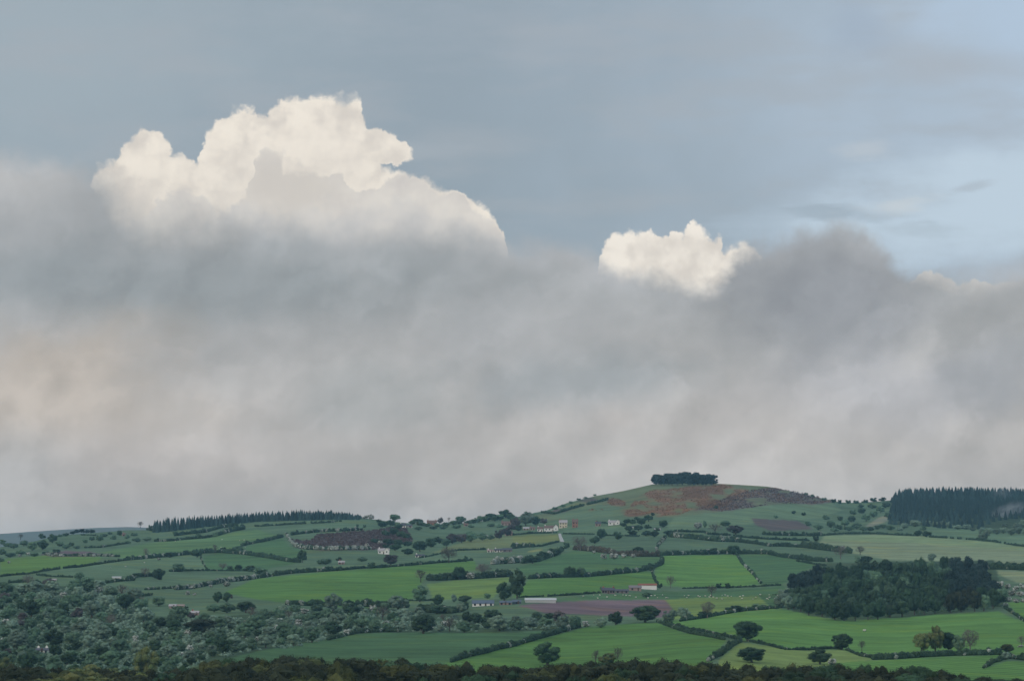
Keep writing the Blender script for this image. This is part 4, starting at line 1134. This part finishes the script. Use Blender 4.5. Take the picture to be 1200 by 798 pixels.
# ------------------------------------------------------------------ sheep
def sheep_mesh():
    th = np.linspace(0, 6.2832, 11)[:-1]; rings = []
    for u, r, z in [(-.62, .10, .62), (-.55, .24, .60), (-.3, .33, .60), (0, .35, .58), (.3, .33, .60), (.5, .25, .66), (.62, .15, .78), (.70, .11, .86), (.86, .10, .84), (.95, .05, .80)]:
        rings.append(np.stack([np.full(10, u), np.cos(th) * r * .85, z + np.sin(th) * r], -1))
    V = np.concatenate(rings); Q = []
    for i in range(len(rings) - 1):
        for j in range(10): Q.append((i*10+j, i*10+(j+1) % 10, (i+1)*10+(j+1) % 10, (i+1)*10+j))
    parts = [(V, np.array(Q))]
    for sx in (-.4, .35):
        for sy in (-.15, .15): parts.append(tube((sx, sy, .40), (sx, sy, 0), .06, .04, 5))
    V, Q = join(parts)
    mi = np.zeros(len(Q), int); mi[70:90] = 1; mi[90:] = 1
    return mesh_np('sheep', V, quads=Q, mats=[M['wool'], M['woolface']], matidx=mi, smooth=True)
SHEEP = sheep_mesh()
rs = random.Random(4)
spots = [(rs.uniform(676, 790), rs.uniform(697.5, 701.8)) for i in range(18)] + [(rs.uniform(800, 912), rs.uniform(697, 703)) for i in range(28)]
for px, py in spots:
    o = link('sheep', SHEEP); p = P(px, py); o.location = p; o.rotation_euler = (0, 0, rs.uniform(0, 6.28)); o.scale = (.95,) * 3
    if px < 795: tag(o, 'white sheep grazing on the strip above the ploughed earth', 'sheep', 'sheep above the ploughed strip')
    else: tag(o, 'white sheep grazing in the pasture below the brightest field', 'sheep', 'sheep below the brightest field')
for px, py in [(rs.uniform(100, 240), rs.uniform(659, 667)) for i in range(9)] + [(rs.uniform(200, 290), rs.uniform(632, 646)) for i in range(8)]:
    if abs(px - 231) < 8: continue
    o = link('sheep', SHEEP); o.location = P(px, py); o.rotation_euler = (0, 0, rs.uniform(0, 6.28)); o.scale = (.95,) * 3
    tag(o, 'white sheep grazing on the left hand slope', 'sheep', 'sheep on the left slope')
o = link('sheep', SHEEP); o.location = P(1013, 740); o.rotation_euler = (0, 0, .3); o.scale = (1.4,) * 3
tag(o, 'single sheep alone in the field right of the round oak', 'sheep')

# ------------------------------------------------------------------ air
def volume_mat(name, dens, col, aniso=0.2, noisy=False, scale=.01):
    m = bpy.data.materials.new(name); m.use_nodes = True; t = m.node_tree; t.nodes.clear(); N = NT(t)
    out = N.node('ShaderNodeOutputMaterial'); v = N.node('ShaderNodeVolumePrincipled')
    v.inputs['Color'].default_value = (*col, 1); v.inputs['Density'].default_value = dens; v.inputs['Anisotropy'].default_value = aniso
    if noisy:
        tc = N.node('ShaderNodeTexCoord')
        n = N.noise(tc.outputs['Object'], scale, 4.0, .6)
        gr = N.node('ShaderNodeTexGradient', gradient_type='SPHERICAL')
        tg = N.node('ShaderNodeTexCoord'); N.put(gr.inputs[0], tg.outputs['Object'])
        d = N.m('MULTIPLY', N.step(n, .36, .74), N.step(gr.outputs['Fac'], 0, .8))
        N.put(v.inputs['Density'], N.m('MULTIPLY', d, dens))
    t.links.new(v.outputs[0], out.inputs['Volume'])
    return m
HAZE_TOP = 190.0
def haze():
    V, Q = box(-4200, 4200, -700, 12500, -85, HAZE_TOP)
    me = mesh_np('haze', V, quads=Q, mats=[volume_mat('haze', HAZE_DENS, (.38, .76, 1.0), .1)])
    o = link('haze', me); tag(o, kind='stuff')
HAZE_DENS = 3.3e-5
haze()
def wisp(px, py, wp, hp, dep, dens, rot, lab):
    p = P(px, py); k = p[1] / F
    v = ICO_V.copy(); f = ICO_F
    o = link('mist', mesh_np('mist', v * 1.0, tris=f, mats=[volume_mat('mist', dens, (.95, .95, .97), 0.0, True, 1.7)]))
    o.location = p + np.array([0, -12, hp * k * .3]); o.scale = (wp * k / 2, dep / 2, hp * k / 2); o.rotation_euler = (0, rot, 0)
    tag(o, lab, 'mist', None, 'stuff')
wisp(1178, 606, 64, 24, 70, .020, -.35, 'wisp of pale mist rising from the foot of the forest')
wisp(1172, 588, 40, 26, 60, .009, -.6, 'small wisp of mist high in the forest')
wisp(1200, 602, 60, 18, 60, .012, -.2, 'thin veil of mist at the right end of the forest')

# ------------------------------------------------------------------ sky, sun, camera
SUN_EL = math.radians(24); SUN_AZ = math.radians(-138)      # behind the viewer, to the left
sd = Vector((math.sin(SUN_AZ) * math.cos(SUN_EL), math.cos(SUN_AZ) * math.cos(SUN_EL), math.sin(SUN_EL)))
def build_world():
    w = bpy.data.worlds.new('World'); SC.world = w; w.use_nodes = True
    t = w.node_tree; t.nodes.clear(); N = NT(t)
    out = N.node('ShaderNodeOutputWorld'); bg = N.node('ShaderNodeBackground'); bg.inputs[1].default_value = 0.1
    t.links.new(bg.outputs[0], out.inputs[0])
    nish = N.node('ShaderNodeTexSky', sky_type='NISHITA'); nish.sun_disc = False
    nish.sun_elevation = SUN_EL; nish.sun_rotation = SUN_AZ % (2 * math.pi); nish.air_density = 1.0; nish.dust_density = 1.5; nish.ozone_density = 1.5
    tc = N.node('ShaderNodeTexCoord'); sx = N.node('ShaderNodeSeparateXYZ'); t.links.new(tc.outputs['Generated'], sx.inputs[0])
    X, Y, Z = sx.outputs
    az = N.m('ARCTAN2', X, Y)
    el = N.m('ARCSINE', N.m('MINIMUM', N.m('MAXIMUM', Z, -1.0), 1.0))
    # compass bearing and height above the horizon, in 1/4886 of a radian
    U = N.m('ADD', N.m('MULTIPLY', az, F), CX); V = N.m('SUBTRACT', YH, N.m('MULTIPLY', el, F))
    p = N.vec(N.m('DIVIDE', U, 100.0), N.m('DIVIDE', V, 100.0), 0.0)
    def off(n, dx, dy, dz=0.0):
        v = N.node('ShaderNodeVectorMath', operation='ADD'); N.put(v.inputs[0], p); v.inputs[1].default_value = (dx, dy, dz); return v.outputs[0]
    S = lambda r, g, b: srgb(r, g, b)
    n_big = N.noise(p, .55, 4.0, .5); n_mid = N.noise(off(p, 5, 9), 1.6, 6.0, .56); n_f = N.noise(off(p, 2, 1, 4), 5.5, 6.0, .6)
    n_st = N.noise(N.vec(N.m('DIVIDE', U, 260.0), N.m('DIVIDE', V, 70.0), 3.3), 1.4, 5.0, .55)
    c = lambda n: N.m('SUBTRACT', n, 0.5)
    # slanting coordinates: the shreds of cloud lean up to the right
    D1 = N.m('ADD', N.m('MULTIPLY', U, .92), N.m('MULTIPLY', V, -.39)); D2 = N.m('ADD', N.m('MULTIPLY', U, .39), N.m('MULTIPLY', V, .92))
    pd_ = N.vec(N.m('DIVIDE', D1, 230.0), N.m('DIVIDE', D2, 105.0), 2.2)
    n_diag = N.noise(pd_, .95, 5.0, .52)
    def dist(cu, cv, ru, rv, wob=0.5):
        a = N.m('DIVIDE', N.m('SUBTRACT', U, cu), ru); b = N.m('DIVIDE', N.m('SUBTRACT', V, cv), rv)
        d = N.m('SQRT', N.m('ADD', N.m('MULTIPLY', a, a), N.m('MULTIPLY', b, b)))
        return N.m('ADD', d, N.m('ADD', N.m('MULTIPLY', c(n_mid), wob), N.m('MULTIPLY', c(n_diag), wob * 1.5)))
    # high veil of thin cloud over the clear sky
    veil = N.mix(N.step(N.m('ADD', U, N.m('MULTIPLY', c(n_big), 500.0)), 500.0, 1250.0), S(150, 163, 174), S(178, 193, 209))
    veil = N.mix(N.step(dist(20, 60, 420, 220), 1.2, .1, 0, .7), veil, S(166, 178, 186))
    veil = N.mix(N.m('MULTIPLY', N.step(n_st, .42, .68), .5), veil, S(168, 174, 181))
    Vt = N.m('ADD', V, N.m('MULTIPLY', N.m('SUBTRACT', U, 1190.0), 0.16))
    pd = N.m('ADD', N.m('SQRT', N.m('ADD', N.m('POWER', N.m('DIVIDE', N.m('SUBTRACT', U, 1215.0), 360.0), 2.0), N.m('POWER', N.m('DIVIDE', N.m('SUBTRACT', Vt, 236.0), 88.0), 2.0))), N.m('ADD', N.m('MULTIPLY', c(n_st), 1.0), N.m('MULTIPLY', c(n_mid), .5)))
    patch = N.step(pd, 1.05, .35)
    veil = N.mix(patch, veil, S(194, 210, 224))
    veil = N.mix(N.step(dist(1215, 20, 190, 110, .7), 1.1, .2, 0, .75), veil, S(182, 201, 222))
    veil = N.mix(N.step(dist(1115, 82, 130, 34, .9), 1.1, .1, 0, .7), veil, S(172, 178, 186))
    veil = N.mix(N.step(dist(1002, 34, 60, 44, 1.6), 1.2, .0, 0, .5), veil, S(158, 172, 190))
    # long thin streaks across the bright gap, drawn out and torn
    n_w = N.noise(N.vec(N.m('DIVIDE', U, 90.0), N.m('DIVIDE', V, 22.0), 7.7), 1.6, 6.0, .62)
    def streak(cu, cv, ru, rv, slope, amt, colour):
        Vs = N.m('SUBTRACT', V, N.m('MULTIPLY', N.m('SUBTRACT', U, cu), slope))
        a = N.m('DIVIDE', N.m('SUBTRACT', U, cu), ru); b = N.m('DIVIDE', N.m('SUBTRACT', Vs, cv), rv)
        d = N.m('ADD', N.m('SQRT', N.m('ADD', N.m('MULTIPLY', a, a), N.m('MULTIPLY', b, b))), N.m('ADD', N.m('MULTIPLY', c(n_w), 2.4), N.m('MULTIPLY', c(n_mid), 1.0)))
        return N.mix(N.step(d, 1.25, .0, 0, amt), veil, colour)
    veil = streak(975, 250, 110, 12, .10, .9, S(163, 177, 190))
    veil = streak(880, 262, 60, 14, -.1, .6, S(172, 187, 201))
    veil = streak(1085, 272, 95, 12, .06, .55, S(174, 188, 200))
    veil = streak(1140, 222, 30, 7, -.22, .7, S(176, 187, 198))
    veil = streak(1020, 180, 46, 12, -.05, .5, S(196, 202, 208))
    veil = streak(1050, 244, 50, 14, -.1, .6, S(206, 211, 214))
    veil = streak(640, 40, 340, 60, .05, .25, S(168, 176, 186))
    veil = streak(500, 175, 60, 14, .0, .35, S(170, 178, 186))
    # billows: the bearing and height are pushed about by noise before the outlines are read
    w1 = N.noise(off(p, 11, 3, 1), 2.6, 8.0, .60); w2 = N.noise(off(p, 3, 17, 6), 2.6, 8.0, .60)
    w3 = N.noise(off(p, 1, 7, 2), 9.0, 5.0, .58); w4 = N.noise(off(p, 8, 2, 9), 9.0, 5.0, .58)
    def puffs(scale, z):
        n = N.node('ShaderNodeTexVoronoi', feature='SMOOTH_F1'); n.inputs['Scale'].default_value = scale; n.inputs['Smoothness'].default_value = .25
        q = N.node('ShaderNodeVectorMath', operation='ADD'); N.put(q.inputs[0], p); N.put(q.inputs[1], N.vec(N.m('MULTIPLY', c(w3), .22), N.m('MULTIPLY', c(w4), .22), z))
        N.put(n.inputs['Vector'], q.outputs[0]); return n.outputs['Distance']
    pf1 = puffs(3.1, 1.0); pf2 = puffs(7.5, 5.0)
    def warp(k, k2): return (N.m('ADD', U, N.m('ADD', N.m('MULTIPLY', c(w1), k), N.m('MULTIPLY', c(w3), k2))), N.m('ADD', N.m('ADD', V, N.m('ADD', N.m('MULTIPLY', N.m('SUBTRACT', .46, pf1), 20.0), N.m('MULTIPLY', N.m('SUBTRACT', .42, pf2), 9.0))), N.m('ADD', N.m('MULTIPLY', c(w2), k), N.m('MULTIPLY', c(w4), k2))))
    def outline(pts, u0, u1, Uw, Vw, soft, v0=100., v1=400.):
        x = N.m('DIVIDE', N.m('SUBTRACT', Uw, u0), u1 - u0, clamp=True)
        h = N.m('ADD', N.m('MULTIPLY', N.curve(x, [((a - u0) / (u1 - u0), (b - v0) / (v1 - v0)) for a, b in pts]), v1 - v0), v0)
        d = N.m('SUBTRACT', Vw, h)
        lo = N.m('MULTIPLY', soft, -1.0)
        return N.step(d, lo, soft), d
    w5 = N.noise(off(p, 13, 4, 5), 1.3, 7.0, .55)
    Uw, Vw = warp(22, 11)
    edge = N.step(w5, .36, .64, 2.2, 7.5)
    big_pts = [(85,340),(105,240),(116,200),(138,178),(152,162),(160,155),(172,148),(182,156),(192,168),(208,180),(222,184),(230,186),(236,166),(243,148),(262,133),(292,130),(310,128),(335,121),(352,116),(380,113),(405,115),(420,118),(427,137),(432,150),(441,176),(451,196),(470,206),(489,207),(510,213),(530,222),(550,232),(570,247),(588,272),(600,330)]
    m_big, d_big = outline(big_pts, 85., 600., Uw, Vw, edge)
    ka = N.m('DIVIDE', N.m('SUBTRACT', Uw, 450.0), 33.0); kb = N.m('DIVIDE', N.m('SUBTRACT', N.m('SUBTRACT', Vw, 169.0), N.m('MULTIPLY', N.m('SUBTRACT', Uw, 450.0), .25)), 19.0)
    m_knob = N.step(N.m('SQRT', N.m('ADD', N.m('MULTIPLY', ka, ka), N.m('MULTIPLY', kb, kb))), 1.12, .92)
    m_big = N.m('MAXIMUM', m_big, m_knob)
    m_sml, d_sml = outline([(690,380),(701,345),(703,304),(712,284),(722,277),(738,272),(762,270),(778,277),(800,275),(808,268),(815,264),(823,274),(837,276),(846,273),(850,291),(860,289),(872,284),(882,288),(890,305),(900,350),(930,390)], 690., 930., Uw, Vw, edge)
    Uw2, Vw2 = warp(34, 12)
    lump_pts = [(85,400),(110,330),(150,262),(190,236),(215,222),(232,228),(262,238),(284,226),(296,206),(304,188),(318,181),(331,186),(335,200),(360,203),(378,210),(396,212),(416,222),(432,225),(458,214),(480,206),(500,214),(530,226),(560,244),(588,275),(600,300)]
    m_lump, d_lump = outline(lump_pts, 85., 600., Uw2, Vw2, N.step(w5, .35, .65, 2.0, 9.0))
    m_l2, d_l2 = outline([(85,400),(200,330),(235,270),(250,248),(275,236),(300,240),(330,252),(370,246),(410,248),(440,240),(470,236),(500,246),(540,258),(590,285),(600,300)], 85., 600., Uw2, Vw2, 10.)
    # the sunlit billows: cream, a little greyer where they turn away from the sun
    def relief(dx, dy, z, scale, detail, du, dv):
        return N.m('SUBTRACT', N.noise(off(p, dx, dy, z), scale, detail, .5), N.noise(off(p, dx + du, dy + dv, z), scale, detail, .5))
    r1 = relief(4, 4, 3, 1.7, 3.0, -.13, -.17); r2 = relief(9, 2, 5, 5.0, 2.5, -.035, -.05)
    hol = N.step(N.m('ADD', N.m('MULTIPLY', N.m('SUBTRACT', pf1, .40), .42), N.m('ADD', N.m('MULTIPLY', N.m('SUBTRACT', pf2, .40), .16), N.m('ADD', N.m('MULTIPLY', r1, -.9), N.m('MULTIPLY', r2, -.3)))), -.14, .34)
    lit = N.mix(hol, S(247, 237, 223), S(220, 211, 201))
    lit = N.mix(N.step(d_big, 8.0, 85.0, 0, .35), lit, S(230, 221, 210))
    lump = N.mix(N.step(N.m('ADD', r1, N.m('MULTIPLY', r2, .25)), -.22, .22), S(211, 204, 198), S(228, 221, 212))
    lump = N.mix(N.step(dist(345, 220, 75, 50, .5), 1.2, .2, 0, .8), lump, S(211, 203, 194))
    lump2 = N.mix(N.step(r1, -.2, .2), S(200, 198, 197), S(214, 209, 204))
    sky = N.mix(m_big, veil, lit)
    sky = N.mix(N.m('MULTIPLY', m_lump, m_big), sky, lump)
    sky = N.mix(N.m('MULTIPLY', N.m('MULTIPLY', m_l2, m_big), .7), sky, lump2)
    sky = N.mix(m_sml, sky, N.mix(hol, S(248, 239, 227), S(222, 213, 203)))
    # the grey bank in front, with a soft torn top
    Vb = N.m('ADD', V, N.m('ADD', N.m('MULTIPLY', c(w5), 70.0), N.m('MULTIPLY', c(w3), 12.0)))
    Ub = N.m('ADD', U, N.m('MULTIPLY', c(w1), 40.0))
    top_pts = [(-2200,250),(-600,230),(-200,205),(0,196),(60,196),(105,205),(140,232),(180,250),(230,252),(280,262),(340,268),(420,268),(500,272),(580,276),(620,282),(660,290),(700,304),(740,318),(790,330),(825,336),(850,322),(872,300),(900,288),(925,276),(960,266),(1000,270),(1030,284),(1055,306),(1085,322),(1120,326),(1160,322),(1200,312),(1300,296),(1700,280),(3200,260)]
    u0, u1, v0, v1 = -200., 1400., 100., 400.
    tp = [q for q in top_pts if u0 <= q[0] <= u1] + [(1400, 290)]
    xb = N.m('DIVIDE', N.m('SUBTRACT', Ub, u0), u1 - u0, clamp=True)
    hb = N.m('ADD', N.m('MULTIPLY', N.curve(xb, [((a - u0) / (u1 - u0), (b - v0) / (v1 - v0)) for a, b in tp]), v1 - v0), v0)
    db = N.m('SUBTRACT', Vb, hb)
    soft_k = N.m('ADD', N.m('ADD', N.m('ADD', N.step(U, 70.0, 150.0, 12.0, 34.0), N.step(U, 190.0, 330.0, 0.0, -19.0)), N.step(U, 590.0, 720.0, 6.0, 0.0)), N.step(U, 1060.0, 1150.0, 0.0, 14.0))
    m_bank = N.step(N.m('DIVIDE', db, soft_k), -1.0, 1.3)
    bank = N.mix(N.step(V, 300.0, 560.0), S(168, 169, 171), S(196, 190, 186))
    bank = N.mix(N.step(dist(250, 335, 430, 62, .8), 1.25, .2, 0, .9), bank, S(154, 158, 161))
    bank = N.mix(N.step(dist(70, 330, 140, 40, .9), 1.25, .2, 0, .5), bank, S(148, 153, 157))
    bank = N.mix(N.step(dist(30, 455, 310, 100, .9), 1.2, .1, 0, 1.0), bank, S(198, 187, 177))
    bank = N.mix(N.step(dist(965, 345, 165, 100, .7), 1.2, .2, 0, .85), bank, S(152, 153, 159))
    bank = N.mix(N.step(dist(690, 445, 170, 48, 1.0), 1.2, .1, 0, .7), bank, S(158, 163, 167))
    bank = N.mix(N.step(dist(430, 470, 120, 60, 1.0), 1.2, .1, 0, .5), bank, S(168, 171, 172))
    bank = N.mix(N.step(dist(590, 385, 140, 60, .9), 1.2, .1, 0, .6), bank, S(180, 180, 182))
    bank = N.mix(N.step(dist(1020, 460, 180, 60, .9), 1.2, .1, 0, .55), bank, S(178, 178, 184))
    bank = N.mix(N.step(dist(1190, 430, 110, 60, .8), 1.2, .1, 0, .6), bank, S(164, 166, 172))
    bank = N.mix(N.step(dist(200, 555, 260, 70, .9), 1.2, .1, 0, .6), bank, S(199, 190, 185))
    bank = N.mix(N.step(dist(870, 500, 200, 60, .9), 1.2, .1, 0, .45), bank, S(197, 190, 186))
    bank = N.mix(N.step(dist(720, 490, 40, 22, .9), 1.2, .1, 0, .5), bank, S(196, 188, 183))
    bank = N.mix(N.step(dist(20, 545, 80, 50, .9), 1.2, .1, 0, .45), bank, S(172, 172, 172))
    bank = N.mix(N.step(dist(1190, 325, 60, 22, .7), 1.2, .1, 0, .8), bank, S(192, 191, 193))
    rim = N.step(db, 80.0, 0.0)
    bank = N.mix(N.m('MULTIPLY', rim, N.step(U, 130.0, 20.0, .10, .8)), bank, S(198, 196, 195))
    bank = N.mix(N.m('MULTIPLY', N.step(db, 45.0, 5.0), N.m('MULTIPLY', N.step(U, 560.0, 620.0), N.step(U, 790.0, 720.0, 0, .55))), bank, S(184, 184, 187))
    b1 = relief(3, 8, 2, .7, 3.0, -.2, -.28); b2 = relief(6, 5, 4, 1.5, 3.0, -.08, -.12); b3 = relief(2, 2, 9, 4.0, 3.0, -.03, -.04)
    k = N.m('ADD', 1.0, N.m('ADD', N.m('MULTIPLY', b1, .42), N.m('ADD', N.m('MULTIPLY', b2, .22), N.m('MULTIPLY', b3, .07))))
    # overlapping sheets of cloud, each with one firmer edge
    for sc_, z_, lo_, hi_, am_ in [(.62, 1.0, .47, .56, .055), (.95, 4.0, .50, .60, .05), (1.5, 8.0, .50, .62, .035)]:
        vv = N.vec(N.m('ADD', N.m('DIVIDE', D1, 190.0), N.m('MULTIPLY', c(w1), .55)), N.m('ADD', N.m('DIVIDE', D2, 110.0), N.m('MULTIPLY', c(w2), .55)), z_)
        sh_ = N.noise(vv, sc_, 3.0, .45)
        m1 = N.m('MULTIPLY', N.step(sh_, lo_, hi_), N.step(sh_, .80, hi_ - .02, .25, 1.0))
        k = N.m('MULTIPLY', k, N.m('ADD', 1.0 - am_ * .8, N.m('MULTIPLY', m1, am_ * 2)))
    k = N.m('MULTIPLY', k, N.m('ADD', 1.0, N.m('ADD', N.m('MULTIPLY', c(n_mid), .26), N.m('MULTIPLY', c(n_big), .22))))
    bank = N.mix(1.0, bank, N.vec(k, k, k), 'MULTIPLY')
    sky = N.mix(m_bank, sky, bank)
    g10 = N.step(el, .17, .8, 10.0, 19.0)  # unseen sky overhead made brighter to add light on the land
    sky10 = N.mix(1.0, sky, N.vec(g10, g10, g10), 'MULTIPLY')
    # overhead and behind, broken cloud lets more of the clear sky through
    cover = N.step(el, .16, .60, .93, .80)
    full = N.mix(cover, nish.outputs[0], sky10)
    t.links.new(full, bg.inputs[0])
    w.cycles.sampling_method = 'MANUAL'; w.cycles.sample_map_resolution = 512
build_world()

ld = bpy.data.lights.new('sun', 'SUN'); ld.energy = 1.1; ld.angle = math.radians(12); ld.color = (1.0, .90, .78)
so = link('sun', ld); so.rotation_euler = (-sd).to_track_quat('-Z', 'Y').to_euler(); so.location = (0, 0, 300)
cd = bpy.data.cameras.new('camera'); cd.sensor_width = 36; cd.sensor_fit = 'HORIZONTAL'; cd.lens = 36 * F / 1200; cd.clip_start = 1; cd.clip_end = 40000
co = link('camera', cd); co.rotation_euler = (math.pi / 2 + PITCH, 0, 0)
SC.camera = co
SC.view_settings.view_transform = 'Standard'; SC.view_settings.look = 'None'; SC.view_settings.exposure = 0; SC.view_settings.gamma = 1
SC.view_settings.use_curve_mapping = False
SC.render.engine = 'CYCLES'
cy = SC.cycles
cy.max_bounces = 4; cy.diffuse_bounces = 2; cy.use_adaptive_sampling = True; cy.adaptive_threshold = 0.015; cy.glossy_bounces = 1; cy.transmission_bounces = 1; cy.volume_bounces = 0; cy.transparent_max_bounces = 4
cy.caustics_reflective = False; cy.caustics_refractive = False
cy.use_denoising = True; cy.denoiser = 'OPENIMAGEDENOISE'; cy.denoising_input_passes = 'RGB_ALBEDO_NORMAL'; cy.denoising_prefilter = 'ACCURATE'
